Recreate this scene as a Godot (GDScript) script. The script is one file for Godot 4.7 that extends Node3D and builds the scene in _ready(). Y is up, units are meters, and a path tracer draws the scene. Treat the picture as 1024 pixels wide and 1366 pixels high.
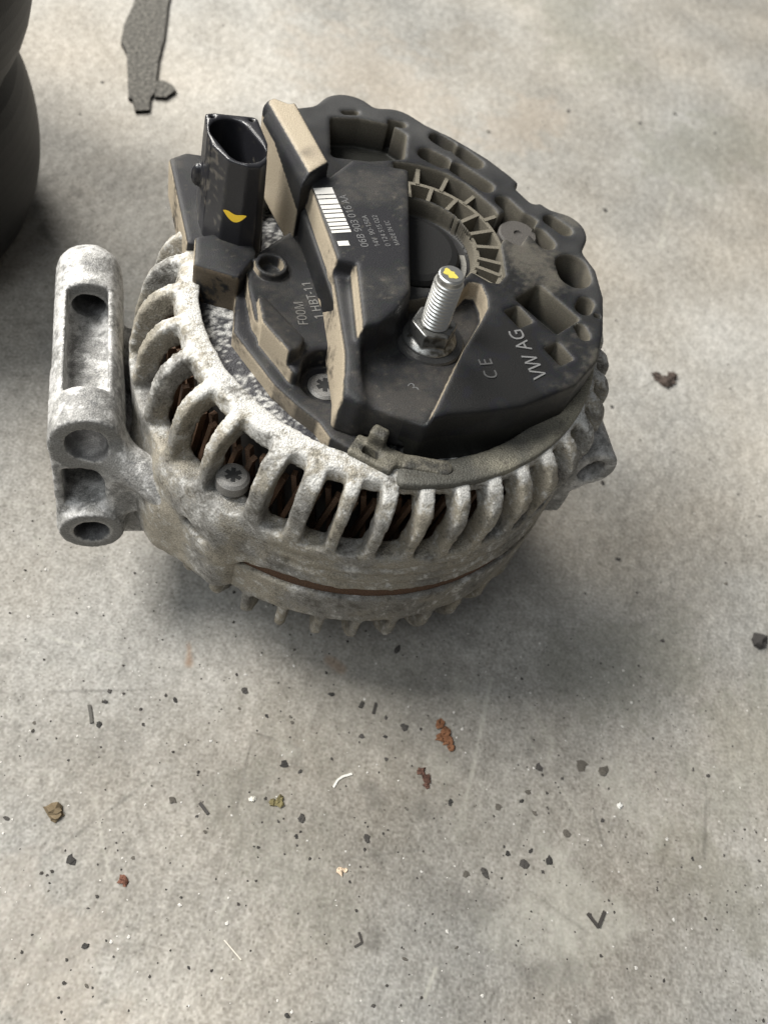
extends Node3D
# An old car alternator standing on its pulley on a stained concrete workshop floor.
# Everything of the alternator is written in millimetres in its own axes (y up along the shaft) and turned into metres by w().

const FLOOR_Y := 34.0      # height of the floor in the alternator's own axes, mm
var alternator: Node3D
var lumps := FastNoiseLite.new()
var patches := FastNoiseLite.new()
var specks := FastNoiseLite.new()
var slot_at := PackedFloat32Array()
var slot_half := PackedFloat32Array()
var rib_at := PackedFloat32Array()
var alu: StandardMaterial3D
var plastic: StandardMaterial3D
var gloss_black: StandardMaterial3D
var steel: StandardMaterial3D


func _ready() -> void:
	setup_camera_and_light()
	setup_noise()
	setup_materials()
	build_floor()
	build_alternator()
	build_surroundings()


func setup_camera_and_light() -> void:
	var cam := Camera3D.new()
	cam.name = "camera"
	add_child(cam)
	var right := Vector3(0.95967, 0.20707, -0.19013)
	var up := Vector3(-0.27397, 0.53733, -0.79763)
	var back := Vector3(-0.06300, 0.81755, 0.57240)
	cam.transform = Transform3D(Basis(right, up, back).orthonormalized(), w(Vector3(0, 328.03, 200.59)))
	cam.fov = 57.32
	cam.near = 0.02
	cam.far = 30.0
	var lens := CameraAttributesPhysical.new()
	lens.frustum_focal_length = 21.96
	lens.frustum_focus_distance = 0.255
	lens.exposure_aperture = 11.0
	lens.frustum_near = 0.02
	lens.frustum_far = 30.0
	cam.attributes = lens
	cam.current = true
	var we := WorldEnvironment.new()
	we.name = "environment"
	var env := Environment.new()
	env.background_mode = Environment.BG_COLOR
	env.background_color = Color(0.105, 0.106, 0.109).linear_to_srgb()
	env.tonemap_mode = Environment.TONE_MAPPER_LINEAR
	env.tonemap_exposure = 1.06
	env.sdfgi_enabled = true
	env.ssao_enabled = true
	env.ssil_enabled = true
	we.environment = env
	add_child(we)
	area_light("workshop_door_light", Vector3(-1.1, 1.5, 0.0), Vector3(0.0, 0.05, 0.0), Vector2(0.6, 0.6), 4.7, Color(1.0, 0.99, 0.97))
	area_light("added_back_light", Vector3(-0.95, 0.95, -0.95), Vector3(0.05, 0, -0.2), Vector2(0.7, 0.6), 2.7, Color(1.0, 0.985, 0.955))  # unseen lamp at the back left, added to brighten the far floor
	area_light("added_fill_light", Vector3(-0.75, 1.9, 1.1), Vector3(0.0, 0, 0.05), Vector2(1.3, 0.9), 1.7, Color(0.97, 0.99, 1.0))  # unseen fill lamp, added to lift the floor shadow in front


func area_light(called: String, from: Vector3, to: Vector3, size: Vector2, energy: float, tint: Color) -> void:
	var l := AreaLight3D.new()
	l.name = called
	add_child(l)
	l.area_size = size
	l.area_normalize_energy = true
	l.light_energy = energy
	l.light_color = tint
	l.area_range = 8.0
	l.shadow_enabled = true
	l.look_at_from_position(from, to, Vector3(0.1, 0.2, 1).normalized())


func setup_noise() -> void:
	for n in [[lumps, 11, 0.16, 3], [patches, 23, 0.045, 3], [specks, 37, 0.42, 2]]:
		n[0].seed = n[1]
		n[0].noise_type = FastNoiseLite.TYPE_SIMPLEX_SMOOTH
		n[0].frequency = n[2]
		n[0].fractal_octaves = n[3]
	# where the cooling ribs of the rear housing stand, degrees round the shaft
	var at := -28.5
	var ribs: Array[float] = []
	while at > -172.0:
		ribs.push_front(at)
		at -= 11.0
	ribs.append(-15.5)
	ribs.append(-4.4)
	at = 3.8
	while at < 176.0:
		ribs.append(at)
		at += 8.7
	rib_at = PackedFloat32Array(ribs)
	slot_at.resize(720)
	slot_half.resize(720)
	for i in 720:
		var th := i * 0.5 - 180.0
		var found := 0
		for j in ribs.size():
			if ribs[j] <= th:
				found = j + 1
		var a: float = ribs[found - 1] if found > 0 else ribs[ribs.size() - 1] - 360.0
		var b: float = ribs[found] if found < ribs.size() else ribs[0] + 360.0
		slot_at[i] = (a + b) / 2
		slot_half[i] = (b - a) / 2


# ---------------------------------------------------------------- helpers

func w(v: Vector3) -> Vector3:
	return Vector3(v.x, v.y - FLOOR_Y, v.z) * 0.001


func numbered(parent: Node, called: String) -> String:
	if parent.get_node_or_null(called) == null:
		return called
	var n := 1
	while parent.get_node_or_null("%s_%03d" % [called, n]) != null:
		n += 1
	return "%s_%03d" % [called, n]


func obj(called: String, mesh: Mesh, mat: Material, parent: Node = self) -> MeshInstance3D:
	var o := MeshInstance3D.new()
	o.name = numbered(parent, called)
	o.mesh = mesh
	o.material_override = mat
	parent.add_child(o, true)
	return o


func tag(o: Node, label: String, category: String, group := "", kind := "") -> void:
	if label:
		o.set_meta("label", label)
	if category:
		o.set_meta("category", category)
	if group:
		o.set_meta("group", group)
	if kind:
		o.set_meta("kind", kind)


func grid_size(lo: Vector3, hi: Vector3, h: float) -> Vector3i:
	return Vector3i(int(ceil((hi.x - lo.x) / h / 4.0)) * 4 + 1, int(ceil((hi.y - lo.y) / h / 4.0)) * 4 + 1, int(ceil((hi.z - lo.z) / h / 4.0)) * 4 + 1)


# one value per column of the grid that net() walks
func columns(lo: Vector3, hi: Vector3, h: float, f: Callable) -> PackedFloat32Array:
	var n := grid_size(lo, hi, h)
	var out := PackedFloat32Array()
	out.resize(n.x * n.z)
	for iz in n.z:
		for ix in n.x:
			out[iz * n.x + ix] = f.call(Vector2(lo.x + ix * h, lo.z + iz * h))
	return out


# surface nets over the field f(point, column): {part number: ArrayMesh in metres}
func net(lo: Vector3, hi: Vector3, h: float, f: Callable, tint: Callable, part_of = null) -> Dictionary:
	var n := grid_size(lo, hi, h)
	var nx := n.x
	var ny := n.y
	var nz := n.z
	var row := nx * nz
	var vals := PackedFloat32Array()
	vals.resize(row * ny)
	vals.fill(1e9)
	var cell := PackedInt32Array()
	cell.resize(row * ny)
	cell.fill(-1)
	var active := PackedInt32Array()
	var reach := 4.4 * h
	for by in range(0, ny - 1, 4):
		for bz in range(0, nz - 1, 4):
			for bx in range(0, nx - 1, 4):
				var k := (bz + 2) * nx + bx + 2
				var c: float = f.call(Vector3(lo.x + (bx + 2) * h, lo.y + (by + 2) * h, lo.z + (bz + 2) * h), k)
				if absf(c) > reach:
					continue
				active.append((by * nz + bz) * nx + bx)
				for iy in range(by, by + 5):
					for iz in range(bz, bz + 5):
						var kk := iz * nx + bx
						var i := iy * row + kk
						for ix in 5:
							if vals[i + ix] > 1e8:
								vals[i + ix] = f.call(Vector3(lo.x + (bx + ix) * h, lo.y + iy * h, lo.z + iz * h), kk + ix)
	var pos := PackedVector3Array()
	var cells := PackedInt32Array()
	var offs := PackedInt32Array([0, 1, row, row + 1, nx, nx + 1, row + nx, row + nx + 1])
	var ea := PackedInt32Array([0, 2, 4, 6, 0, 1, 4, 5, 0, 1, 2, 3])
	var eb := PackedInt32Array([1, 3, 5, 7, 2, 3, 6, 7, 4, 5, 6, 7])
	var v := PackedFloat32Array()
	v.resize(8)
	for start in active:
		for dy in 4:
			for dz in 4:
				for dx in 4:
					var i := start + dy * row + dz * nx + dx
					var mask := 0
					for q in 8:
						var val := vals[i + offs[q]]
						v[q] = val
						if val < 0.0:
							mask += 1
					if mask == 0 or mask == 8:
						continue
					var sum := Vector3.ZERO
					var count := 0
					for e in 12:
						var a := ea[e]
						var b := eb[e]
						var va := v[a]
						var vb := v[b]
						if (va < 0.0) != (vb < 0.0):
							var t := va / (va - vb)
							var pa := Vector3(a & 1, (a >> 1) & 1, (a >> 2) & 1)
							var pb := Vector3(b & 1, (b >> 1) & 1, (b >> 2) & 1)
							sum += pa.lerp(pb, t)
							count += 1
					var iy := i / row
					var rest := i - iy * row
					var iz := rest / nx
					cell[i] = pos.size()
					cells.append(i)
					pos.append(lo + (sum / count + Vector3(rest - iz * nx, iy, iz)) * h)
	var quads := PackedInt32Array()
	var steps := [[1, row, nx], [row, nx, 1], [nx, 1, row]]   # along, then the two across (x: y z; y: z x; z: x y)
	for i in cells:
		var v0 := vals[i]
		for s in steps:
			var v1 := vals[i + s[0]]
			if (v0 < 0.0) == (v1 < 0.0):
				continue
			var ia: int = i - s[1] - s[2]
			var ib: int = i - s[2]
			var id: int = i - s[1]
			if ia < 0 or ib < 0 or id < 0:
				continue
			var A := cell[ia]
			var B := cell[ib]
			var C := cell[i]
			var D := cell[id]
			if A < 0 or B < 0 or C < 0 or D < 0:
				continue
			if v0 < 0.0:
				quads.append_array(PackedInt32Array([D, C, B, A]))
			else:
				quads.append_array(PackedInt32Array([A, B, C, D]))
	var nor := PackedVector3Array()
	nor.resize(pos.size())
	for q in range(0, quads.size(), 4):
		var a := quads[q]
		var b := quads[q + 1]
		var c := quads[q + 2]
		var d := quads[q + 3]
		var m := (pos[c] - pos[a]).cross(pos[b] - pos[d]) * -1.0
		m = (pos[d] - pos[b]).cross(pos[c] - pos[a])
		nor[a] += m
		nor[b] += m
		nor[c] += m
		nor[d] += m
	var col := PackedColorArray()
	col.resize(pos.size())
	var owner_of := PackedInt32Array()
	owner_of.resize(pos.size())
	for i in pos.size():
		nor[i] = nor[i].normalized()
		col[i] = tint.call(pos[i], nor[i])
		if part_of != null:
			owner_of[i] = part_of.call(pos[i])
	var buckets := {}
	for q in range(0, quads.size(), 4):
		var key := owner_of[quads[q]]
		if not buckets.has(key):
			buckets[key] = PackedInt32Array()
		var a := quads[q]
		var c := quads[q + 2]
		buckets[key].append_array(PackedInt32Array([a, quads[q + 1], c, a, c, quads[q + 3]]))
	var out := {}
	for key in buckets:
		var idx: PackedInt32Array = buckets[key]
		var remap := PackedInt32Array()
		remap.resize(pos.size())
		remap.fill(-1)
		var p2 := PackedVector3Array()
		var n2 := PackedVector3Array()
		var c2 := PackedColorArray()
		for j in idx.size():
			var o := idx[j]
			if remap[o] < 0:
				remap[o] = p2.size()
				p2.append(w(pos[o]))
				n2.append(nor[o])
				c2.append(col[o])
			idx[j] = remap[o]
		var arr := []
		arr.resize(Mesh.ARRAY_MAX)
		arr[Mesh.ARRAY_VERTEX] = p2
		arr[Mesh.ARRAY_NORMAL] = n2
		arr[Mesh.ARRAY_COLOR] = c2
		arr[Mesh.ARRAY_INDEX] = idx
		out[key] = arr
	return out


var jobs := []
var nets := []


func job(lo: Vector3, hi: Vector3, h: float, f: Callable, tint: Callable, part_of = null) -> int:
	jobs.append([lo, hi, h, f, tint, part_of])
	return jobs.size() - 1


func work(i: int) -> void:
	var a: Array = jobs[i]
	nets[i] = net(a[0], a[1], a[2], a[3], a[4], a[5])


func run_jobs() -> void:
	nets.resize(jobs.size())
	var group := WorkerThreadPool.add_group_task(work, jobs.size(), 4, true)
	WorkerThreadPool.wait_for_group_task_completion(group)


func made(i: int, key := 0) -> ArrayMesh:
	var m := ArrayMesh.new()
	m.add_surface_from_arrays(Mesh.PRIMITIVE_TRIANGLES, nets[i][key])
	return m


func smax(a: float, b: float, k: float) -> float:
	var t := maxf(k - absf(a - b), 0.0) / k
	return maxf(a, b) + t * t * k * 0.25


func smin(a: float, b: float, k: float) -> float:
	var t := maxf(k - absf(a - b), 0.0) / k
	return minf(a, b) - t * t * k * 0.25


func seg2(p: Vector2, a: Vector2, b: Vector2) -> float:
	var ab := b - a
	var t := clampf((p - a).dot(ab) / maxf(ab.length_squared(), 1e-6), 0.0, 1.0)
	return (p - a - ab * t).length()


func box2(p: Vector2, half: Vector2) -> float:
	var q := p.abs() - half
	return Vector2(maxf(q.x, 0), maxf(q.y, 0)).length() + minf(maxf(q.x, q.y), 0.0)


func poly2(p: Vector2, v: PackedVector2Array) -> float:
	var d := 1e9
	var s := 1.0
	var j := v.size() - 1
	for i in v.size():
		var e := v[j] - v[i]
		var q := p - v[i]
		var b := q - e * clampf(q.dot(e) / e.length_squared(), 0.0, 1.0)
		d = minf(d, b.length_squared())
		var c1 := p.y >= v[i].y
		var c2 := p.y < v[j].y
		var c3 := e.x * q.y > e.y * q.x
		if (c1 and c2 and c3) or (not c1 and not c2 and not c3):
			s = -s
		j = i
	return s * sqrt(d)


func pv(list: Array) -> PackedVector2Array:
	var out := PackedVector2Array()
	for i in range(0, list.size(), 2):
		out.append(Vector2(list[i], list[i + 1]))
	return out


# a turned solid: profile of (radius, y) from bottom to top, about the vertical through at (all mm)
func lathe(at: Vector3, profile: PackedVector2Array, sides: int, tint := Color.WHITE) -> ArrayMesh:
	var st := SurfaceTool.new()
	st.begin(Mesh.PRIMITIVE_TRIANGLES)
	for i in profile.size() - 1:
		var a := profile[i]
		var b := profile[i + 1]
		var t := (b - a).normalized()
		for s in sides:
			var u0 := TAU * s / sides
			var u1 := TAU * (s + 1) / sides
			var d0 := Vector3(cos(u0), 0, sin(u0))
			var d1 := Vector3(cos(u1), 0, sin(u1))
			var n0 := Vector3(d0.x * t.y, -t.x, d0.z * t.y)
			var n1 := Vector3(d1.x * t.y, -t.x, d1.z * t.y)
			var p := [at + d0 * a.x + Vector3.UP * a.y, at + d1 * a.x + Vector3.UP * a.y, at + d1 * b.x + Vector3.UP * b.y, at + d0 * b.x + Vector3.UP * b.y]
			var nn := [n0, n1, n1, n0]
			for k in [0, 1, 2, 0, 2, 3]:
				st.set_color(tint)
				st.set_normal(nn[k])
				st.add_vertex(w(p[k]))
	return st.commit()


func rings(list: Array) -> PackedVector2Array:
	return pv(list)


# a box between two points (mm), width across and height up
func bar(st: SurfaceTool, a: Vector3, b: Vector3, wide: float, high: float, up := Vector3.UP, tint := Color.WHITE) -> void:
	var f := (b - a)
	var r := f.cross(up).normalized() * wide / 2
	var u := r.cross(f).normalized() * high / 2
	var c: Array[Vector3] = [a - r - u, a + r - u, a + r + u, a - r + u, b - r - u, b + r - u, b + r + u, b - r + u]
	for q in [[0, 3, 2, 1], [4, 5, 6, 7], [0, 1, 5, 4], [1, 2, 6, 5], [2, 3, 7, 6], [3, 0, 4, 7]]:
		var nn := (c[q[2]] - c[q[0]]).cross(c[q[1]] - c[q[3]]).normalized()
		var mid := (c[q[0]] + c[q[2]]) / 2 - (a + b) / 2
		if nn.dot(mid) < 0:
			nn = -nn
		for k in [0, 1, 2, 0, 2, 3]:
			st.set_color(tint)
			st.set_normal(nn)
			st.add_vertex(w(c[q[k]]))


func begin() -> SurfaceTool:
	var st := SurfaceTool.new()
	st.begin(Mesh.PRIMITIVE_TRIANGLES)
	return st


# ---------------------------------------------------------------- materials

func noise_texture(seed_no: int, freq: float, dark: Color, light: Color, size := 512, octaves := 4, normal := 0.0) -> NoiseTexture2D:
	var n := FastNoiseLite.new()
	n.seed = seed_no
	n.frequency = freq
	n.fractal_octaves = octaves
	var t := NoiseTexture2D.new()
	t.width = size
	t.height = size
	t.seamless = true
	t.noise = n
	if normal > 0.0:
		t.as_normal_map = true
		t.bump_strength = normal
	else:
		var g := Gradient.new()
		g.set_color(0, dark)
		g.set_color(1, light)
		t.color_ramp = g
	return t


func grained(rough: float, metal: float, seed_no: int, contrast: float, per_metre: float, bump: float, spec := 0.5) -> StandardMaterial3D:
	var m := StandardMaterial3D.new()
	m.vertex_color_use_as_albedo = true
	m.roughness = rough
	m.metallic = metal
	m.metallic_specular = spec
	m.uv1_triplanar = true
	m.uv1_scale = Vector3.ONE * per_metre
	if contrast > 0.0:
		m.albedo_texture = noise_texture(seed_no, 0.06, Color(1 - contrast, 1 - contrast, 1 - contrast), Color.WHITE, 512, 5)
	if bump > 0.0:
		m.normal_enabled = true
		m.normal_texture = noise_texture(seed_no + 1, 0.05, Color.BLACK, Color.WHITE, 512, 4, 6.0)
		m.normal_scale = bump
	return m


func plain(c: Color, rough: float, metal := 0.0, spec := 0.5) -> StandardMaterial3D:
	var m := StandardMaterial3D.new()
	m.albedo_color = c.linear_to_srgb()
	m.roughness = rough
	m.metallic = metal
	m.metallic_specular = spec
	return m


func setup_materials() -> void:
	alu = grained(0.62, 0.15, 5, 0.42, 50.0, 0.8)
	plastic = grained(0.52, 0.0, 15, 0.35, 70.0, 0.3, 0.36)
	gloss_black = grained(0.3, 0.0, 25, 0.2, 50.0, 0.1, 0.5)
	steel = plain(Color(0.52, 0.52, 0.50), 0.3, 0.9)


# ---------------------------------------------------------------- colours (linear)

const DUST := Color(0.50, 0.45, 0.35)
const SAND := Color(0.56, 0.475, 0.355)
const OXIDE := Color(0.86, 0.85, 0.81)
const BARE := Color(0.38, 0.365, 0.33)
const GRIME := Color(0.09, 0.08, 0.062)


func tint_casting(p: Vector3, n: Vector3) -> Color:
	var a := patches.get_noise_3dv(p)
	var b := specks.get_noise_3dv(p * 1.3)
	var c := lumps.get_noise_3dv(p * 0.9 + Vector3(31, 7, 3))
	var r := Vector2(p.x - 3, p.z).length()
	if p.y < 136.0 and p.y > 131.0 and r < 56.0 and n.y > 0.3:
		return Color(0.06, 0.06, 0.068).lerp(OXIDE, smoothstep(0.0, 0.5, b * 0.7 + c * 0.5 + a * 0.6))
	var b2 := specks.get_noise_3dv(p * 2.4 + Vector3(9, 9, 9))
	var out := Color(0.455, 0.415, 0.335).lerp(Color(0.37, 0.36, 0.335), smoothstep(-0.2, 0.3, a + b2 * 0.25))
	var th := rad_to_deg(atan2(p.x, p.z))
	out = out.lerp(Color(0.21, 0.195, 0.165), smoothstep(116.0, 102.0, p.y) * smoothstep(0.0, 30.0, th) * smoothstep(120.0, 90.0, th) * (0.45 + 0.4 * a + 0.4 * c))  # grime, deepened by shade painted onto the lower right side
	# the crust sits on the edges that water reaches
	var crust := smoothstep(133.0, 138.5, p.y) * 0.5 + smoothstep(56.5, 55.0, r) * smoothstep(130.0, 134.0, p.y) * 0.3
	out = out.lerp(OXIDE, smoothstep(0.12, 0.62, c * 0.75 + b2 * 0.55 + crust * 0.9) * 0.92)
	out = out.lerp(GRIME, smoothstep(0.15, 0.6, -b2 * 0.6 - c * 0.6 + a * 0.35) * 0.75)
	return out


func tint_bracket(p: Vector3, n: Vector3) -> Color:
	var a := patches.get_noise_3dv(p + Vector3(100, 0, 0))
	var b := specks.get_noise_3dv(p * 1.5)
	var c := lumps.get_noise_3dv(p * 1.3)
	var g := tube_frame(p, Vector3(-67.0, 112.0, 54.6), Vector3(0.34, 0, 0.9404), Vector3(-0.9404, 0, 0.34))
	if p.x < 0.0 and n.dot(Vector3(0.34, 0, 0.9404)) > 0.75:
		# turned end faces
		var rr := Vector2(g.y, g.z).length() if g.z > -17.0 else Vector2(g.y, g.z + 34.0).length()
		if rr < 10.5:
			return Color(0.34, 0.335, 0.32).lerp(Color(0.62, 0.61, 0.58), smoothstep(6.6, 5.6, rr)).lerp(Color(0.20, 0.20, 0.19), smoothstep(0.2, 0.6, b) * 0.6)
	if p.x < 0.0 and ((Vector2(g.y, g.z).length() < 6.0 and (g.x > -11.5 or g.x < -52.0)) or Vector2(g.y, g.z + 34.0).length() < 5.6):
		return Color(0.16, 0.16, 0.16).lerp(Color(0.3, 0.3, 0.3), smoothstep(-0.2, 0.4, c))
	var out := Color(0.40, 0.395, 0.38).lerp(Color(0.58, 0.57, 0.54), smoothstep(-0.3, 0.3, a))
	out = out.lerp(Color(0.84, 0.83, 0.81), smoothstep(-0.15, 0.35, c * 0.8 + b * 0.5 + a * 0.6))
	out = out.lerp(Color(0.22, 0.22, 0.22), smoothstep(0.2, 0.55, -b * 0.8 - c * 0.5) * 0.75)
	return out


func tint_plastic(p: Vector3, n: Vector3) -> Color:
	var a := patches.get_noise_3dv(p + Vector3(0, 50, 0))
	var b := specks.get_noise_3dv(p)
	var out := Color(0.025, 0.026, 0.028).lerp(Color(0.042, 0.042, 0.043), smoothstep(-0.3, 0.4, a))
	# road dust cakes the steep sides that faced the wheel
	var steep := smoothstep(0.7, 0.3, n.y)
	var side := smoothstep(0.1, 0.5, -n.x - n.z * 0.25)
	var dust := steep * side * smoothstep(-0.9, 0.0, a + b * 0.5 + 0.1)
	# a thin film elsewhere, wiped off in places
	dust = maxf(dust, smoothstep(0.0, 0.5, a * 0.8 + b * 0.35 + lumps.get_noise_3dv(p) * 0.3) * 0.045)
	# and the top of the tall ridge, but not its sloping face
	if p.y > 160.8 and p.x < -22.0:
		dust = smoothstep(0.86, 0.95, n.y) * smoothstep(-0.8, -0.2, a)
	elif p.x < -29.3 and p.z < -10.0 and p.y > 164.0 - 11.0 * clampf((p.z + 36.0) / 24.0, 0.0, 1.0):
		dust = 0.0
	return out.lerp(SAND, clampf(dust, 0.0, 1.0)).lerp(DUST, maxf(b - 0.5, 0.0) * 0.4)


# ---------------------------------------------------------------- the alternator

func build_alternator() -> void:
	alternator = Node3D.new()
	alternator.name = "alternator"
	add_child(alternator)
	tag(alternator, "dirty car alternator with corroded aluminium casing and black plastic rear cover", "alternator")
	var order := [plan_castings, plan_cover, plan_regulator, plan_terminal]
	for f in order:
		(f as Callable).call()
	run_jobs()
	build_castings()
	build_insides()
	build_cover()
	build_regulator()
	build_terminal()
	build_writing()


func f_rear(p: Vector3, _k: int) -> float:
	var shift := clampf((p.y - 118.0) / 22.0, 0.0, 1.0)
	var x := p.x - 4.5 * shift
	var z := p.z + 2.0 * shift
	var r := sqrt(x * x + z * z)
	if r > 84.0 or r < 15.0:
		return 6.0
	var y := p.y
	var th := rad_to_deg(atan2(x, z))
	var qx := r - 58.0
	var qy := y - 127.5
	var d := minf(maxf(qx, qy), 0.0) + Vector2(maxf(qx, 0), maxf(qy, 0)).length() - 12.0
	if d > 16.0:
		return d - 8.0
	# stepped grooves low on the side
	if y < 114.0 and th > -12.0:
		d += 0.8 * smoothstep(-12.0, -5.0, th) * (0.5 + 0.5 * sin((y - 96.0) * 1.43)) * smoothstep(114.0, 110.0, y)
	d = smax(d, 96.6 - y, 1.0)
	# clamp boss that carries the long bolt
	var t0 := (th + 30.0) * r * 0.01745
	var q := Vector3(absf(t0) - 10.5, absf(r - 62.5) - 4.8, absf(y - 95.0) - 13.5)
	var boss := Vector3(maxf(q.x, 0), maxf(q.y, 0), maxf(q.z, 0)).length() + minf(maxf(q.x, maxf(q.y, q.z)), 0.0) - 6.5
	d = smin(d, boss, 6.0)
	var t1 := (th + 46.0) * r * 0.01745
	q = Vector3(absf(t1) - 10.0, absf(r - 64.0) - 5.5, absf(y - 88.5) - 7.5)
	boss = Vector3(maxf(q.x, 0), maxf(q.y, 0), maxf(q.z, 0)).length() + minf(maxf(q.x, maxf(q.y, q.z)), 0.0) - 6.5
	d = smin(d, boss, 6.0)
	# hollow
	qx = r - 58.8
	qy = y - 126.0
	var hollow := minf(maxf(qx, qy), 0.0) + Vector2(maxf(qx, 0), maxf(qy, 0)).length() - 4.5
	d = smax(d, -hollow, 1.0)
	d = smax(d, -smax(r - 55.5, 133.2 - y, 1.0), 1.0)
	# slots
	var ti := int((th + 2.5 * shift + 180.0) * 2.0) % 720
	var sc := slot_at[ti]
	var rad := r * 0.01745
	var t := absf(th + 2.5 * shift - sc) * rad
	var wide := slot_half[ti] * rad - (1.6 + 0.45 * smoothstep(126.0, 139.0, y))
	if absf(sc + 9.9) < 1.5:
		wide -= 1.6
	var low := 115.8
	if absf(sc + 22.0) < 1.0:
		low = 116.5
	var sl := smax(t - wide, low - y, 2.0)
	sl = smax(sl, minf(y - 134.2, 61.6 - r), 1.0)
	sl = maxf(sl, 56.5 - r)
	d = smax(d, -sl, 0.8)
	# oblong hole in the boss
	var ho := Vector2(t0 - 4.5, y - 102.0).rotated(0.5)
	d = smax(d, -(box2(ho, Vector2(3.2, 0.3)) - 1.4), 0.8)
	d -= 0.3 * lumps.get_noise_3dv(p) + 0.16 * specks.get_noise_3dv(p)
	return d


func rib_of(p: Vector3) -> int:
	if p.y < 121.0 or p.y > 136.5:
		return 0
	var shift := clampf((p.y - 118.0) / 22.0, 0.0, 1.0)
	var x := p.x - 4.5 * shift
	var z := p.z + 2.0 * shift
	var r := sqrt(x * x + z * z)
	if r < 60.0:
		return 0
	var th := rad_to_deg(atan2(x, z)) + 2.5 * shift
	for i in rib_at.size():
		if absf(th - rib_at[i]) * r * 0.01745 < 3.6:
			return i + 1
	return 0


func f_front(p: Vector3, _k: int) -> float:
	var r := sqrt(p.x * p.x + p.z * p.z)
	if r > 76.0 or r < 15.0:
		return 6.0
	var y := p.y
	var th := rad_to_deg(atan2(p.x, p.z))
	var qx := r - 56.5
	var qy := 71.0 - y
	var d := minf(maxf(qx, qy), 0.0) + Vector2(maxf(qx, 0), maxf(qy, 0)).length() - 13.5
	if d > 8.0:
		return d - 3.0
	d = smax(d, y - 92.4, 1.0)
	qx = r - 54.0
	qy = 68.0 - y
	var hollow := minf(maxf(qx, qy), 0.0) + Vector2(maxf(qx, 0), maxf(qy, 0)).length() - 6.0
	d = smax(d, -hollow, 1.0)
	var step := 9.6
	var m := fposmod(th + 3.0 + step / 2, step) - step / 2
	var t := (step / 2 - absf(m)) * r * 0.01745
	var sl := smax(t - (step / 2 * r * 0.01745 - 1.6), y - 78.0, 2.0)
	sl = maxf(sl, 46.0 - r)
	sl = maxf(sl, minf(r - 61.0, 58.0 - y) * -1.0 if false else 52.0 - y)
	d = smax(d, -sl, 1.8)
	d -= 0.3 * lumps.get_noise_3dv(p) + 0.2 * specks.get_noise_3dv(p)
	return d


func front_rib_of(p: Vector3) -> int:
	if p.y > 76.0 or p.y < 60.0 or Vector2(p.x, p.z).length() < 52.0:
		return 0
	var th := rad_to_deg(atan2(p.x, p.z))
	return 1 + posmod(roundi((th + 3.0) / 9.6), 37)


func tube_frame(p: Vector3, o: Vector3, u: Vector3, nn: Vector3) -> Vector3:
	var e := p - o
	return Vector3(e.dot(u), e.dot(nn), e.y)


func box3(q: Vector3, lo: Vector3, hi: Vector3) -> float:
	var e := (q - (lo + hi) / 2).abs() - (hi - lo) / 2
	return Vector3(maxf(e.x, 0), maxf(e.y, 0), maxf(e.z, 0)).length() + minf(maxf(e.x, maxf(e.y, e.z)), 0.0)


func f_bracket(p: Vector3, _k: int) -> float:
	var g := tube_frame(p, Vector3(-67.0, 112.0, 54.6), Vector3(0.34, 0, 0.9404), Vector3(-0.9404, 0, 0.34))
	var s := g.x
	var q := g.y
	var v := g.z
	var hyp := sqrt(q * q + v * v)
	if hyp > 50.0:
		return hyp - 45.0
	# the long upper tube, squared towards the bottom
	var tube := smax(smax(hyp - 9.8, s, 0.7), -71.0 - s, 7.0)
	var skirt := box3(g, Vector3(-64, -8.0, -18), Vector3(-2, 8.0, -4)) - 1.5
	var d := smin(tube, skirt, 3.0)
	# the lower boss and the wall between
	var h2 := sqrt(q * q + (v + 34.0) * (v + 34.0))
	var boss := smax(smax(h2 - 9.4, s - 7.6, 1.0), -22.0 - s, 2.0)
	d = smin(d, boss, 2.5)
	var wall := box3(g, Vector3(-24, -9.0, -34), Vector3(-0.5 - v * 0.16, 9.0, 0)) - 0.6
	d = smin(d, wall, 2.0)
	var pocket := box3(g, Vector3(-15, -7.0, -23.5), Vector3(30, 6.2, -11.0)) - 0.8
	d = smax(d, -pocket, 1.2)
	# web that joins it to the casing
	var web := box3(g, Vector3(-52, -30, -27), Vector3(3, -6, -10.5 + q * 0.12)) - 1.5
	d = smin(d, web, 3.0)
	var low_web := box3(g, Vector3(-20, -26, -42), Vector3(1, -4, -26)) - 1.5
	d = smin(d, low_web, 3.0)
	var e0 := p - Vector3(-63, 106, 50)
	var e1 := Vector3(22, -6, 6)
	var arm := (e0 - e1 * clampf(e0.dot(e1) / e1.length_squared(), 0.0, 1.0)).length() - 5.5
	d = smin(d, arm, 4.0)
	# open top of the tube, and the two bores
	var open_top := box3(g, Vector3(-50.5, -5.4, -2.0), Vector3(-13, 5.4, 30)) - 0.4
	d = smax(d, -open_top, 1.0)
	d = smax(d, -smax(hyp - 5.5, -17.0 - s, 0.6), 0.8)
	d = smax(d, -smax(hyp - 5.0, maxf(s + 42.0, -64.0 - s), 0.6), 0.8)
	d = smax(d, -smax(h2 - 5.0, -60.0 - s, 1.0), 0.8)
	d = smax(d, 60.0 - sqrt(p.x * p.x + p.z * p.z), 1.0)
	d -= 0.13 * lumps.get_noise_3dv(p) + 0.1 * specks.get_noise_3dv(p)
	return d


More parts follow.
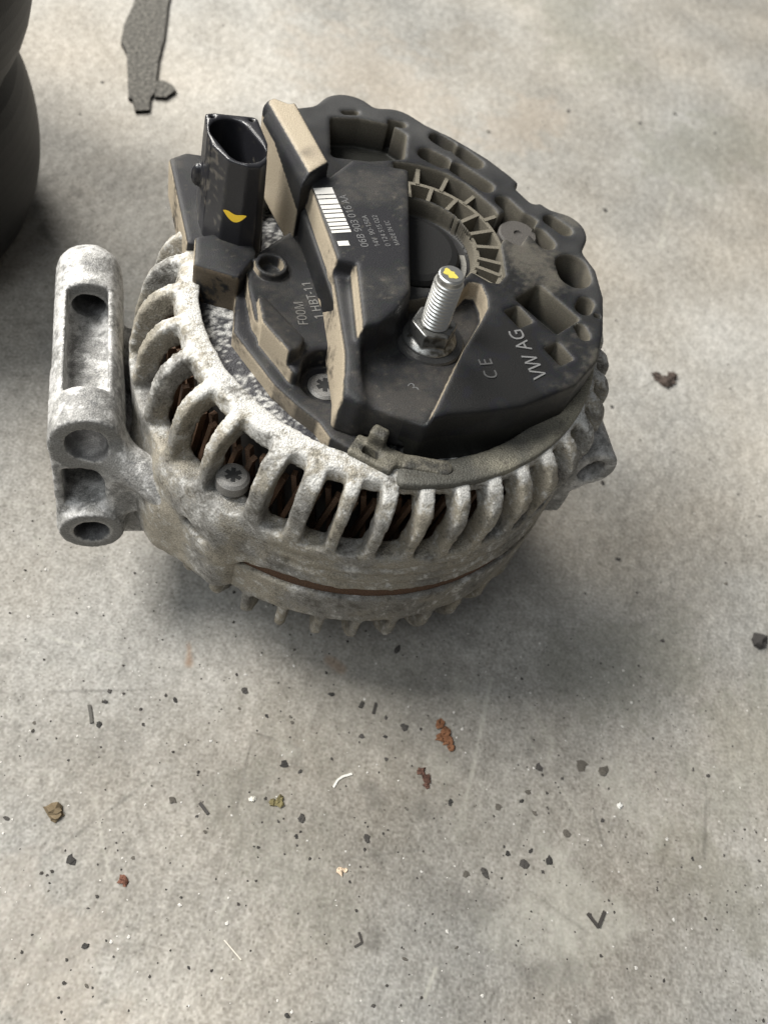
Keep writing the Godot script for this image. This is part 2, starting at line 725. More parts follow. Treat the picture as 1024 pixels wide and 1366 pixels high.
func f_ear(p: Vector3, _k: int) -> float:
	var g := tube_frame(p, Vector3(75.9, 112.0, 13.1), Vector3(0.36, 0, 0.933), Vector3(0.933, 0, -0.36))
	var hyp := sqrt(g.y * g.y + g.z * g.z)
	if hyp > 45.0:
		return hyp - 40.0
	var d := smax(smax(hyp - 8.4, g.x, 1.2), -64.0 - g.x, 3.0)
	d = smin(d, box3(g, Vector3(-58, -26, -22), Vector3(-1.5, -3, 2)) - 1.5, 4.0)
	d = smax(d, -(hyp - 4.6), 0.8)
	d = smax(d, 60.0 - sqrt(p.x * p.x + p.z * p.z), 1.0)
	d -= 0.13 * lumps.get_noise_3dv(p) + 0.1 * specks.get_noise_3dv(p)
	return d


var j_rear := 0
var j_front := 0
var j_left := 0
var j_ear := 0
var j_cover := 0
var j_reg := 0
var j_module := 0
var j_plug := 0
var j_nut := 0
var j_clip := 0
var j_lip := 0


func plan_castings() -> void:
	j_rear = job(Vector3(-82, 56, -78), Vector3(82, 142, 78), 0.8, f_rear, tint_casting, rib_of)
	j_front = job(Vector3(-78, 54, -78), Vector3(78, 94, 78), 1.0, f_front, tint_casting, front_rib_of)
	j_left = job(Vector3(-108, 62, -32), Vector3(-30, 126, 72), 0.7, f_bracket, tint_bracket)
	j_ear = job(Vector3(30, 86, -58), Vector3(92, 124, 20), 0.8, f_ear, tint_bracket)
	j_lip = job(Vector3(-12, 134, -12), Vector3(70, 144, 72), 0.6, f_lip, tint_lip)


func build_castings() -> void:
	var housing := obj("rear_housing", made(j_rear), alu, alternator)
	housing.set_meta("label", "corroded cast aluminium rear housing with a crust of white oxide")
	for key in nets[j_rear]:
		if key > 0:
			obj("cooling_rib", made(j_rear, key), alu, housing)
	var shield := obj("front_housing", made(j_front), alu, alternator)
	for key in nets[j_front]:
		if key > 0:
			obj("cooling_rib", made(j_front, key), alu, shield)
	obj("mounting_bracket", made(j_left), alu, alternator).set_meta("label", "pale oxidised mounting bracket with two bolt tubes")
	obj("mounting_ear", made(j_ear), alu, alternator)
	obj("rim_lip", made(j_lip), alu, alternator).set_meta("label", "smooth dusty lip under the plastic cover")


# the smooth lip that shows under the cover on the right
func f_lip(p: Vector3, _k: int) -> float:
	var x := p.x - 1.5
	var z := p.z + 1.5
	var r := sqrt(x * x + z * z)
	var th := rad_to_deg(atan2(x, z))
	var d := smax(absf(r - 58.8) - 4.3, absf(p.y - 138.2 - clampf(r - 57.0, -4.0, 6.0) * 0.10) - 1.7, 1.6)
	d = smax(d, maxf(13.0 - th, th - 112.0) * r * 0.01745, 3.0)
	return d - 0.12 * lumps.get_noise_3dv(p)


func tint_lip(p: Vector3, n: Vector3) -> Color:
	var a := patches.get_noise_3dv(p)
	return Color(0.14, 0.135, 0.115).lerp(Color(0.42, 0.39, 0.30), smoothstep(-0.1, 0.5, a * 0.6 + (p.x - 40.0) * 0.02)).lerp(GRIME, smoothstep(0.3, 0.6, specks.get_noise_3dv(p)) * 0.5)  # lip painted dim where the cover shades it, brighter towards the right


func build_insides() -> void:
	var rust := grained(0.85, 0.1, 45, 0.6, 60.0, 0.6)
	obj("stator_core", lathe(Vector3.ZERO, rings([68.4, 86.0, 68.4, 99.0]), 160, Color(0.22, 0.12, 0.07)), rust, alternator)
	var copper := grained(0.45, 0.3, 55, 0.7, 80.0, 0.4)
	var rng := RandomNumberGenerator.new()
	rng.seed = 8
	var st := begin()
	for i in 150:
		var a := TAU * i / 150.0
		var r0 := 56.5 + (i % 2) * 2.2
		var tw := 0.09 if i % 2 else -0.09
		var tone := rng.randf_range(0.6, 1.1)
		var c := Color(0.38 * tone, 0.23 * tone, 0.145 * tone)
		bar(st, Vector3(sin(a) * r0, 98, cos(a) * r0), Vector3(sin(a + tw) * r0, 127, cos(a + tw) * r0), 1.45, 2.0, Vector3(sin(a), 0, cos(a)), c)
		bar(st, Vector3(sin(a) * r0, 90, cos(a) * r0), Vector3(sin(a + tw) * r0, 68, cos(a + tw) * r0), 1.45, 2.0, Vector3(sin(a), 0, cos(a)), c)
	obj("copper_winding", st.commit(), copper, alternator).set_meta("kind", "stuff")
	var dark := plain(Color(0.05, 0.045, 0.04), 0.7)
	obj("rotor", lathe(Vector3.ZERO, rings([9, 66, 49, 66, 49, 122, 12, 122]), 60), dark, alternator)
	var pulley := lathe(Vector3.ZERO, rings([0.1, 34, 26, 34, 27.5, 35, 27.5, 37, 25.5, 38.2, 27.5, 39.4, 25.5, 40.6, 27.5, 41.8, 25.5, 43.0, 27.5, 44.2, 25.5, 45.4, 27.5, 46.6, 27.5, 49, 20, 50, 12, 50, 12, 72]), 64)
	obj("pulley", pulley, steel, alternator)
	screw(Vector3(-25.3, 118.4, 58.4), 4.5, 4.0, "housing_bolt")


func screw(at: Vector3, r: float, tall: float, called: String) -> void:
	var m := grained(0.55, 0.4, 65, 0.5, 90.0, 0.4)
	var head := obj(called, lathe(at, rings([r * 1.02, 0, r, tall * 0.75, r * 0.82, tall * 0.95, r * 0.6, tall, 0.01, tall]), 32, Color(0.40, 0.39, 0.37)), m, alternator)
	var st := begin()
	for k in 3:
		var a := PI * k / 3.0 + 0.3
		var d := Vector3(cos(a), 0, sin(a)) * r * 0.5
		bar(st, at - d + Vector3.UP * (tall + 0.02 * k), at + d + Vector3.UP * (tall + 0.02 * k), r * 0.26, 0.25)
	obj("drive_recess", st.commit(), plain(Color(0.02, 0.02, 0.02), 0.8), head)


var cover_out := PackedFloat32Array()
var cover_holes := PackedFloat32Array()
var valley_cut := PackedFloat32Array()
const COVER_LO := Vector3(-52, 131, -80)
const COVER_HI := Vector3(68, 156, 54)
const COVER_CELL := 0.6
const VALLEY := [4.5, 10, 20, -1, 22, -6, 25, -6.5, 27.4, -2, 28.2, 2.2, 26.9, 8.8, 24, 20, 19.3, 47, 21, 60, -10, 60, -6, 30]
const CAP := Vector2(4, -16)


func d_cover(p: Vector2) -> float:
	var base := poly2(p, pv([-47, -50, -42, -60, -34.4, -66, -27, -70, -17, -72, -9.7, -72.5, -4.4, -72.3, 6.1, -69.9, 13, -67.2, 19.8, -64.2, 27.2, -59.6, 33.8, -54.6, 41, -48.6, 47.2, -42, 53, -34, 58.2, -27, 61.2, -16.4, 62, -2.8, 61, 9.5, 55.8, 20.7, 42.6, 33.5, 31.4, 40, 24, 43.6, 19, 47.5, 10, 46.8, 1, 45.5, -2, 38, -30, -16]))
	base = smin(base, (p - Vector2(-26.5, -65.5)).length() - 9.6, 3.0)
	base = smin(base, (p - Vector2(-11.5, -66.5)).length() - 8.6, 3.0)
	base = smin(base, (p - Vector2(46.0, -40.5)).length() - 8.4, 4.0)
	return base


func d_holes(p: Vector2) -> float:
	var d := 1e9
	# slots in the rim
	for s in [[2.5, -66.6, 6.5, -64.8, 2.3], [10.6, -63.4, 16.0, -60.2, 2.3], [0.8, -57.0, 5.6, -55.6, 2.6], [11.0, -54.6, 20.5, -50.2, 2.4], [32.0, -54.6, 36.0, -51.2, 1.9], [27.0, -45.5, 33.0, -40.5, 2.2],
		[42.4, -43.6, 47.0, -41.0, 2.1], [39.0, -35.5, 42.0, -32.5, 2.4], [56.0, -11.8, 55.4, -9.2, 2.1], [55.0, -1.0, 56.4, 1.6, 1.5], [59.6, -8.0, 59.7, -7.9, 0.8]]:
		d = minf(d, seg2(p, Vector2(s[0], s[1]), Vector2(s[2], s[3])) - s[4] * 1.15)
	# large round hole and the window below it
	d = minf(d, seg2(p, Vector2(50.6, -25.6), Vector2(51.8, -22.0)) - 5.0)
	d = minf(d, box2((p - Vector2(45.0, -4.6)).rotated(-0.62), Vector2(7.2, 4.6)) - 0.8)
	# two square catches
	d = minf(d, box2((p - Vector2(37.2, 1.8)).rotated(-0.75), Vector2(3.4, 2.6)))
	d = minf(d, box2((p - Vector2(49.8, 11.4)).rotated(-0.75), Vector2(3.4, 2.6)))
	# deep pocket between the ridge and the rim
	d = minf(d, poly2(p, pv([-29.5, -59.5, -22, -63, -13, -64.5, -8.5, -62.5, -7.2, -52, -16, -46.5, -25.5, -43.5])) - 1.5)
	d = minf(d, seg2(p, Vector2(-27.6, -65.0), Vector2(-24.4, -66.6)) - 1.0)
	d = minf(d, seg2(p, Vector2(-12.5, -67.4), Vector2(-9.6, -67.8)) - 1.5)
	return d


# open field of the lattice, round the black cap
func d_lattice(p: Vector2) -> float:
	var e := p - Vector2(4, -17)
	var r := e.length()
	var a := rad_to_deg(atan2(e.y, e.x))
	var d := maxf(18.5 - r, r - 33.8)
	d = maxf(d, (a - 20.0) * r * 0.01745)
	d = maxf(d, (-112.0 - a) * r * 0.01745)
	d = smax(d, -((p - Vector2(33.5, -35.5)).length() - 6.4), 0.5)
	d = maxf(d, poly2(p, pv([-10, -51.5, 5, -51.5, 14, -48.5, 24.0, -41.5, 30, -34, 28.5, -25, 31.5, -13, 30, -9, 24.5, -8, 0, -12])))
	var ring := maxf((p - Vector2(33.5, -35.5)).length() - 7.6, p.x + p.y * 0.3 - 26.0)
	return minf(d, ring)


func f_cover(p: Vector3, k: int) -> float:
	var d := smax(cover_out[k], p.y - 153.0, 1.6)
	d = maxf(d, 141.0 - clampf((p.x - 15.0) * 0.5, 0.0, 1.0) * (5.0 * clampf((p.z - 2.0) * 0.1, 0.0, 1.0) + 3.5 * clampf((p.z - 26.0) * 0.12, 0.0, 1.0)) - p.y)
	d = smax(d, -smax(cover_holes[k], 142.3 - p.y, 0.5), 1.0)
	# the right block falls away a little towards its front edge
	var floor_y := 146.4 + clampf((p.z - 18.0) / 24.0, 0.0, 1.0) * 3.6
	d = smax(d, -smax(valley_cut[k], floor_y - p.y, 1.0), 0.8)
	return d


func tint_cover(p: Vector3, n: Vector3) -> Color:
	var a := patches.get_noise_3dv(p + Vector3(0, 50, 0))
	var b := specks.get_noise_3dv(p)
	var out := Color(0.016, 0.017, 0.019).lerp(Color(0.034, 0.034, 0.035), smoothstep(-0.3, 0.4, a - p.z * 0.006))
	var q := Vector2(p.x, p.z)
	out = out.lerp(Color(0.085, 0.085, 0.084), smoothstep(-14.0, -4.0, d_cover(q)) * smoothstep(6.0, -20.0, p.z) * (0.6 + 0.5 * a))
	var outside := smoothstep(-2.5, -0.8, d_cover(q)) * smoothstep(0.25, 0.0, -n.y)
	var steep := smoothstep(0.8, 0.4, n.y) * (1.0 - outside)
	var lying := smoothstep(0.05, 0.45, a + b * 0.3) * 0.35 * smoothstep(20.0, 60.0, p.x - p.z * 0.4)
	var tan_c := Color(0.22, 0.20, 0.16).lerp(Color(0.05, 0.045, 0.036), smoothstep(152.0, 143.0, p.y))  # tan dust; towards the bottom the shade of the holes is painted in
	if valley_side(q) and steep > 0.2:
		return out.lerp(SAND, 0.85 * steep)
	var web := smoothstep(17.0, 9.0, (q - Vector2(38, -19)).length()) * smoothstep(-0.6, 0.2, a + b * 0.4)
	lying = maxf(lying, web * 0.45)
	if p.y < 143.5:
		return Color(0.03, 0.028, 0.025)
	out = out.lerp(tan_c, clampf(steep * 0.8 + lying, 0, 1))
	return out


func plan_cover() -> void:
	var lo := COVER_LO
	var hi := COVER_HI
	var valley := pv(VALLEY)
	cover_out = columns(lo, hi, COVER_CELL, d_cover)
	cover_holes = columns(lo, hi, COVER_CELL, func(p: Vector2) -> float: return minf(d_holes(p), d_lattice(p)))
	valley_cut = columns(lo, hi, COVER_CELL, func(p: Vector2) -> float: return minf(poly2(p, valley), (p - CAP).length() - 18.6))
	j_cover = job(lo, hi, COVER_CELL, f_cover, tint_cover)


func valley_side(q: Vector2) -> bool:
	return q.x > 17.0 and q.x < 30.0 and q.y > -8.0 and poly2(q, pv(VALLEY)) > -1.6 and poly2(q, pv(VALLEY)) < 0.8


func build_cover() -> void:
	var cover := obj("rear_cover", made(j_cover), plastic, alternator)
	cover.set_meta("label", "black plastic rear cover full of slots, dusty inside")
	# lattice of thin walls
	var wall_tint := Color(0.21, 0.19, 0.15)
	var c := Vector2(4, -17)
	for deg in [-104.0, -88.0, -70.0, -52.0, -36.0, -20.0, -5.0, 6.0, 17.0]:
		for band in [[19.0, 26.6, 0.0], [26.6, 39.0, 6.0]]:
			var a: float = deg_to_rad(deg + band[2])
			var d := Vector2(cos(a), sin(a))
			var st := begin()
			var m: Vector2 = c + d * float(band[0])
			var e: Vector2 = c + d * float(band[1])
			while d_lattice(e) > 0.6 and e.distance_to(m) > 1.0:
				e = e.move_toward(m, 0.5)
			if e.distance_to(m) < 2.5 or seg2(Vector2(33.5, -35.5), m, e) < 7.4:
				continue
			bar(st, Vector3(m.x, 146.8, m.y), Vector3(e.x, 146.8, e.y), 1.2, 9.0, Vector3.UP, wall_tint)
			obj("lattice_wall", st.commit(), plastic, cover)
	for arc in [[19.0, 150.4, 1.7], [26.8, 151.0, 1.2]]:
		var st := begin()
		for i in 29:
			var a0 := deg_to_rad(-112.0 + i * 4.6)
			var a1 := deg_to_rad(-112.0 + (i + 1) * 4.6)
			var r: float = arc[0]
			bar(st, Vector3(c.x + cos(a0) * r, arc[1] - 4.5, c.y + sin(a0) * r), Vector3(c.x + cos(a1) * r, arc[1] - 4.5, c.y + sin(a1) * r), arc[2], 9.0, Vector3.UP, wall_tint)
		obj("lattice_arc", st.commit(), plastic, cover)
	var pad := lathe(Vector3(33.5, 0, -35.5), rings([6.0, 141, 6.0, 150.2, 5.5, 150.8, 1.4, 150.8, 1.2, 150.2, 0.01, 150.1]), 40, Color(0.11, 0.105, 0.095))
	obj("round_boss", pad, plastic, cover)
	# the black dome of the rectifier cap and the bright strip beside it
	obj("round_cap", lathe(Vector3(CAP.x, 0, CAP.y), rings([14.2, 136, 14.2, 149.0, 13.4, 150.2, 11.5, 150.8, 0.01, 151.0]), 64, Color(0.018, 0.018, 0.018)), grained(0.6, 0.0, 115, 0.3, 60.0, 0.2, 0.35), cover)
	var strip := begin()
	for i in 8:
		var a0 := deg_to_rad(-25.0 + i * 8.0)
		var a1 := deg_to_rad(-17.0 + i * 8.0)
		bar(strip, Vector3(CAP.x + cos(a0) * 16.2, 145.6, CAP.y + sin(a0) * 16.2), Vector3(CAP.x + cos(a1) * 16.2, 145.6, CAP.y + sin(a1) * 16.2), 1.6, 3.0)
	obj("metal_strip", strip.commit(), plain(Color(0.34, 0.33, 0.30), 0.5, 0.7), cover)


# ---------------------------------------------------------------- regulator block, brush module, plug

const REG_LO := Vector3(-54, 130, -58)
const REG_HI := Vector3(30, 168, 56)
const REG_CELL := 0.55
var reg_upper := PackedFloat32Array()
var reg_trough := PackedFloat32Array()
var reg_valley := PackedFloat32Array()
var reg_ridge := PackedFloat32Array()


func f_reg(p: Vector3, k: int) -> float:
	var y := p.y
	var d := smax(reg_upper[k] - clampf(160.0 - y, 0.0, 16.0) * 0.13, y - 160.0, 1.4)
	d = smin(d, smax(reg_trough[k] - clampf(155.0 - y, 0.0, 12.0) * 0.12, y - 155.0 + clampf((p.z - 34.0) / 14.0, 0.0, 1.0) * 4.5, 1.6), 2.0)
	var floor_y := 146.4 + clampf((p.z - 18.0) / 24.0, 0.0, 1.0) * 3.6
	d = smin(d, smax(reg_valley[k], y - floor_y - 0.3, 1.4), 4.0)
	# the tall dusty ridge, cut to a slope on its left
	var cut := (Vector3(p.x + 44.0, y - 164.0, p.z + 35.0)).dot(Vector3(-0.62, 0.64, 0.45))
	var ridge := smax(smax(reg_ridge[k], y - 165.0, 1.2), cut, 0.8)
	d = minf(d, ridge)
	d = maxf(d, 139.0 - y)
	return d


func f_module(p: Vector3, k: int) -> float:
	var y := p.y
	var d := smax(mod_plate[k], y - 144.0, 1.2)
	d = maxf(d, 134.0 - y)
	d = smin(d, maxf(smax(mod_ledge[k], y - 139.0, 1.2), 132.0 - y), 0.6)
	var slope := (Vector3(p.x + 17.5, y - 147.0, p.z - 28.0)).dot(Vector3(0.16, 0.95, -0.26))
	d = smin(d, smax(mod_pad[k], slope, 0.8), 0.4)
	d = minf(d, maxf(smax(mod_block[k], y - 146.0, 1.2), 127.0 - y))
	d = minf(d, maxf(smax(mod_base[k], y - 142.0, 1.4), 128.0 - y))
	# round seat of the screw
	var q := Vector2(p.x + 8.7, p.z - 32.4).length()
	d = smin(d, maxf(smax(q - 9.6, y - 138.0, 1.0), 131.0 - y), 1.0)
	d = smax(d, -smax(q - 7.0, 136.5 - y, 0.8), 1.0)
	# raised ring
	var rr := Vector2(p.x + 32.4, p.z - 2.8).length()
	d = minf(d, maxf(smax(absf(rr - 3.9) - 0.75, y - 146.4, 0.8), 140.0 - y))
	d = smax(d, -smax(rr - 3.2, 142.5 - y, 0.5), 0.6)
	return d


var mod_plate := PackedFloat32Array()
var mod_ledge := PackedFloat32Array()
var mod_pad := PackedFloat32Array()
var mod_block := PackedFloat32Array()
var mod_base := PackedFloat32Array()


func f_plug(p: Vector3, k: int) -> float:
	var draft := (172.0 - p.y) * 0.035
	var d := smax(plug_out[k] - draft, p.y - 172.0, 0.8)
	d = maxf(d, 138.0 - p.y)
	d = smax(d, -smax(plug_in[k], 146.0 - p.y, 1.0), 0.7)
	# moulded lugs on the left side
	d = smin(d, (Vector3(p.x + 58.5, (p.y - 156.0) * 0.5, p.z + 12.0)).length() - 1.8, 1.0)
	return d


var plug_out := PackedFloat32Array()
var plug_in := PackedFloat32Array()


func tint_plug(p: Vector3, n: Vector3) -> Color:
	var out := Color(0.026, 0.026, 0.028)
	var b := specks.get_noise_3dv(p) + patches.get_noise_3dv(p)
	return out.lerp(Color(0.12, 0.11, 0.095), smoothstep(0.25, 0.7, b) * smoothstep(-0.1, -0.7, n.x))


func tint_module(p: Vector3, n: Vector3) -> Color:
	var out := tint_plastic(p, n)
	var b := specks.get_noise_3dv(p) + patches.get_noise_3dv(p * 2.0)
	if p.x < -39.0 and n.z > 0.5 and n.y < 0.5 and p.z > 8.0:
		return Color(0.15, 0.12, 0.085).lerp(out, smoothstep(0.2, 0.6, b))
	# pale dust caught round the screw
	var q := Vector2(p.x + 5.0, p.z - 28.0).length()
	return out.lerp(DUST, smoothstep(9.0, 3.0, q) * smoothstep(0.0, 0.4, b) * 0.7)


func plan_regulator() -> void:
	var upper := pv([-29.9, -21, -24, -23, -19.6, -33.5, -3.3, -36.9, 6.2, 11.8, 4.3, 20, 1, 27, -3.0, 30, -9.5, 8.2, -14.5, 8.8, -21.8, -5.1])
	var trough := pv([-15, 8, -9, 7, -3.0, 29, 1.0, 46, -2.5, 46, -3.6, 40])
	var valley := pv([2, 12, 9, 5, 20, -2, 24.5, -6, 28, 1, 26.5, 10, 19.6, 46.8, 10, 47.2, 1.5, 46.2, -2, 42, -3, 28])
	var ridge := pv([-48.5, -40, -46.2, -43.5, -39.5, -42.7, -24.7, -22.2, -29.4, -15.5, -36, -22])
	var ridge2 := pv([-47.5, -37, -40, -44.5, -24.7, -22.2, -29.8, -12.5])
	reg_upper = columns(REG_LO, REG_HI, REG_CELL, func(p: Vector2) -> float: return poly2(p, upper))
	reg_trough = columns(REG_LO, REG_HI, REG_CELL, func(p: Vector2) -> float: return poly2(p, trough) - 0.3)
	reg_valley = columns(REG_LO, REG_HI, REG_CELL, func(p: Vector2) -> float: return poly2(p, valley))
	reg_ridge = columns(REG_LO, REG_HI, REG_CELL, func(p: Vector2) -> float: return minf(poly2(p, ridge), poly2(p, ridge2)))
	j_reg = job(REG_LO, REG_HI, REG_CELL, f_reg, tint_plastic)
	var lo := Vector3(-76, 126, -42)
	var hi := Vector3(8, 150, 54)
	var plate := pv([-39.5, 1.4, -37.4, -2.9, -30.9, -16.1, -29.3, -18.6, -14, 6, -1.5, 26.5, -5.2, 27.5, -9.7, 26.7, -13.4, 30.5, -16.1, 37.4, -18, 36.5, -31.8, 22.3, -36.7, 11.3])
	var ledge := pv([-40.2, 6.8, -38.3, 4.3, -30, 0, -6, 24, 4, 44, 4, 52, -3, 50, -7, 46, -14, 42.5, -21, 38.1, -36, 24.3])
	var pad := pv([-32.4, 16.9, -30.8, 15.2, -17, 26.5, -17.2, 32.2, -19.2, 35.2, -28.6, 27])
	var block := pv([-54.5, 1, -51.6, 11.6, -39.4, 11.4, -37.4, 0.5, -42.4, -8.2])
	var base := pv([-72.2, -32.7, -69, -37.0, -65, -38, -40.8, -16.7, -39, -10, -45, -4, -56.7, -1.1])
	mod_plate = columns(lo, hi, 0.6, func(p: Vector2) -> float: return poly2(p, plate))
	mod_ledge = columns(lo, hi, 0.6, func(p: Vector2) -> float: return poly2(p, ledge) - 0.6)
	mod_pad = columns(lo, hi, 0.6, func(p: Vector2) -> float: return poly2(p, pad))
	mod_block = columns(lo, hi, 0.6, func(p: Vector2) -> float: return poly2(p, block) - 0.3)
	mod_base = columns(lo, hi, 0.6, func(p: Vector2) -> float: return poly2(p, base) - 1.0)
	j_module = job(lo, hi, 0.6, f_module, tint_module)
	var plo := Vector3(-64, 136, -28)
	var phi := Vector3(-34, 174, 4)
	var outer := pv([-58.8, -17.0, -57.2, -18.4, -46.8, -22.0, -45.5, -21.5, -40.5, -13.0, -38.7, -5.6, -39.6, -2.8, -42.9, -1.3, -48, -1.6, -53.6, -5.6, -56.0, -10.0])
	plug_out = columns(plo, phi, 0.5, func(p: Vector2) -> float: return poly2(p, outer))
	plug_in = columns(plo, phi, 0.5, func(p: Vector2) -> float: return minf(minf(seg2(p, Vector2(-50.9, -13.2), Vector2(-45.0, -7.6)) - 5.2, (p - Vector2(-56.8, -16.8)).length() - 0.6), (p - Vector2(-47.0, -20.3)).length() - 0.6))
	j_plug = job(plo, phi, 0.5, f_plug, tint_plug)


func build_regulator() -> void:
	obj("regulator_cover", made(j_reg), plastic, alternator).set_meta("label", "raised black regulator block with dusty tan side walls")
	obj("brush_module", made(j_module), plastic, alternator)
	screw(Vector3(-8.7, 134.5, 32.4), 4.6, 3.0, "module_screw")
	var socket := obj("plug_socket", made(j_plug), gloss_black, alternator)
	socket.set_meta("label", "oval black plug socket with a yellow paint dab")
	# the yellow dab: a small curved patch on the wall of the socket
	var st := begin()
	for i in 8:
		for j in 4:
			var quad: Array[Vector3] = []
			for c in [[0, 0], [1, 0], [1, 1], [0, 1]]:
				var u: float = (i + c[0]) / 8.0
				var t: float = (j + c[1]) / 4.0
				var low := lerpf(156.2, 156.0 - 2.6 * sin(u * PI), t)
				quad.append(plug_wall(Vector2(-48.0 + 6.4 * u, -1.0), low + 0.3 * sin(u * 9.0) * (1 - t)))
			for k in [0, 1, 2, 0, 2, 3]:
				st.set_normal(Vector3(-0.2, 0.1, 0.97).normalized())
				st.add_vertex(w(quad[k]))
	obj("yellow_paint_dab", st.commit(), plain(Color(0.75, 0.50, 0.03), 0.5), socket)


func plug_wall(from: Vector2, y: float) -> Vector3:
	var outer := pv([-58.8, -17.0, -57.2, -18.4, -46.8, -22.0, -45.5, -21.5, -40.5, -13.0, -38.7, -5.6, -39.6, -2.8, -42.9, -1.3, -48, -1.6, -53.6, -5.6, -56.0, -10.0])
	var p := Vector2(from.x, 3.0)
	for i in 30:
		var d := poly2(p, outer) - (172.0 - y) * 0.035 - 0.12
		if absf(d) < 0.02:
			break
		p.y -= d
	return Vector3(p.x, y, p.y)


# ---------------------------------------------------------------- terminal stud

const STUD := Vector3(14.8, 147.0, 15.0)


func plan_terminal() -> void:
	var at := STUD
	var lo := at + Vector3(-9, 0, -9)
	var hi := at + Vector3(9, 9, 9)
	j_nut = job(lo, hi, 0.35, f_nut, tint_nut)
	j_clip = job(Vector3(-2, 133, 44), Vector3(32, 148, 60), 0.5, f_clip, tint_clip)


func f_clip(p: Vector3, _k: int) -> float:
	var u := Vector3(p.x - 8.5, p.y - 138.8, p.z - 52.8)
	var q := Vector3(u.x * 0.97 + u.z * 0.24, u.y, u.z * 0.97 - u.x * 0.24)
	var d := box3(q, Vector3(-5.5, -2.2, -3.0), Vector3(5.5, 1.6, 2.6)) - 0.7
	d = smax(d, -(box3(q, Vector3(-2.6, -3.0, -0.6), Vector3(2.6, 3.0, 1.0)) - 0.4), 0.6)
	d = smin(d, box3(q, Vector3(-2.4, -1.0, -4.4), Vector3(0.6, 6.4, -2.2)) - 0.8, 1.2)
	var arm := seg2(Vector2(p.x, p.z), Vector2(12, 52.5), Vector2(27, 50.5)) - 2.4
	d = smin(d, smax(arm, absf(p.y - 138.6) - 2.2, 1.2), 1.5)
	return d - 0.2 * lumps.get_noise_3dv(p)


func tint_clip(p: Vector3, n: Vector3) -> Color:
	return Color(0.25, 0.23, 0.18).lerp(Color(0.09, 0.085, 0.072), smoothstep(-0.2, 0.35, lumps.get_noise_3dv(p)))


func f_nut(p: Vector3, _k: int) -> float:
	var q := Vector2(p.x - STUD.x, p.z - STUD.z)
	var hexa := -1e9
	for i in 3:
		var a := PI * i / 3.0 + 0.25
		hexa = maxf(hexa, absf(q.x * cos(a) + q.y * sin(a)) - 5.6)
	var y := p.y - STUD.y
	var d := smax(hexa, y - 7.2, 0.6)
	d = smax(d, q.length() - 6.3 + (y - 7.0) * 0.6, 0.4)
	d = minf(d, smax(q.length() - 7.6 + maxf(y - 1.6, 0.0) * 1.2, y - 3.2, 0.8))
	return maxf(maxf(d, 1.0 - y), 3.6 - q.length())


func tint_nut(p: Vector3, n: Vector3) -> Color:
	return Color(0.30, 0.30, 0.29).lerp(Color(0.12, 0.115, 0.10), smoothstep(0.0, 0.5, specks.get_noise_3dv(p) + 0.4 * n.x))


func build_terminal() -> void:
	var at := STUD
	obj("washer", lathe(at, rings([4, 0, 9.6, 0, 9.8, 0.6, 9.4, 1.2, 5, 1.3]), 48, Color(0.08, 0.08, 0.08)), grained(0.35, 0.5, 75, 0.4, 80.0, 0.2), alternator)
	obj("flange_nut", made(j_nut), grained(0.34, 0.75, 85, 0.35, 90.0, 0.2), alternator)
	# threaded stud: a helical groove
	var st := begin()
	var rows := 190
	var turn := 40
	var tall := 24.4
	for i in rows:
		for j in turn:
			var p: Array[Vector3] = []
			for c in [[0, 0], [0, 1], [1, 1], [1, 0]]:
				var y: float = tall * (i + c[0]) / rows
				var a: float = TAU * (j + c[1]) / turn
				var f := fposmod(y / 1.2 - a / TAU, 1.0)
				var depth := 0.55 * (1.0 - absf(2.0 * f - 1.0)) * smoothstep(22.2, 21.0, y)
				var r := 3.95 - depth - smoothstep(21.6, 22.4, y) * 0.55 - smoothstep(23.8, 24.4, y) * 0.5
				p.append(at + Vector3(cos(a) * r, y, sin(a) * r))
			for k in [0, 1, 2, 0, 2, 3]:
				st.set_smooth_group(0)
				st.add_vertex(w(p[k]))
	for j in turn:
		for c in [[2.9, j], [2.9, j + 1], [0.0, j]]:
			var a: float = TAU * c[1] / turn
			st.set_smooth_group(1)
			st.add_vertex(w(at + Vector3(cos(a) * c[0], tall, sin(a) * c[0])))
	st.index()
	st.generate_normals()
	var stud := obj("terminal_stud", st.commit(), plain(Color(0.74, 0.74, 0.71), 0.34, 1.0), alternator)
	st = begin()
	for j in 20:
		for c in [[1.0, j], [1.0, j + 1], [0.0, j]]:
			var a: float = TAU * (int(c[1]) % 20) / 20.0
			var r: float = c[0] * (1.55 + 0.5 * sin(a * 2.0 + 0.6) + 0.3 * sin(a * 5.0))
			st.set_normal(Vector3.UP)
			st.add_vertex(w(at + Vector3(-0.4 + cos(a) * r, tall + 0.05 + 0.08 * (1.0 - c[0]), 0.2 + sin(a) * r)))
	obj("yellow_paint_dab", st.commit(), plain(Color(0.50, 0.42, 0.07), 0.6), stud)
	# the dark arm behind the stud
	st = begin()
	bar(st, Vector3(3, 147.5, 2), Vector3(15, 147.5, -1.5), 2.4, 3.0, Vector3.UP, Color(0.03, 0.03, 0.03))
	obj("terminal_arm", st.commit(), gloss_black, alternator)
	obj("retaining_clip", made(j_clip), alu, alternator).set_meta("label", "dusty clip under the front edge of the cover")


# ---------------------------------------------------------------- writing on the cover

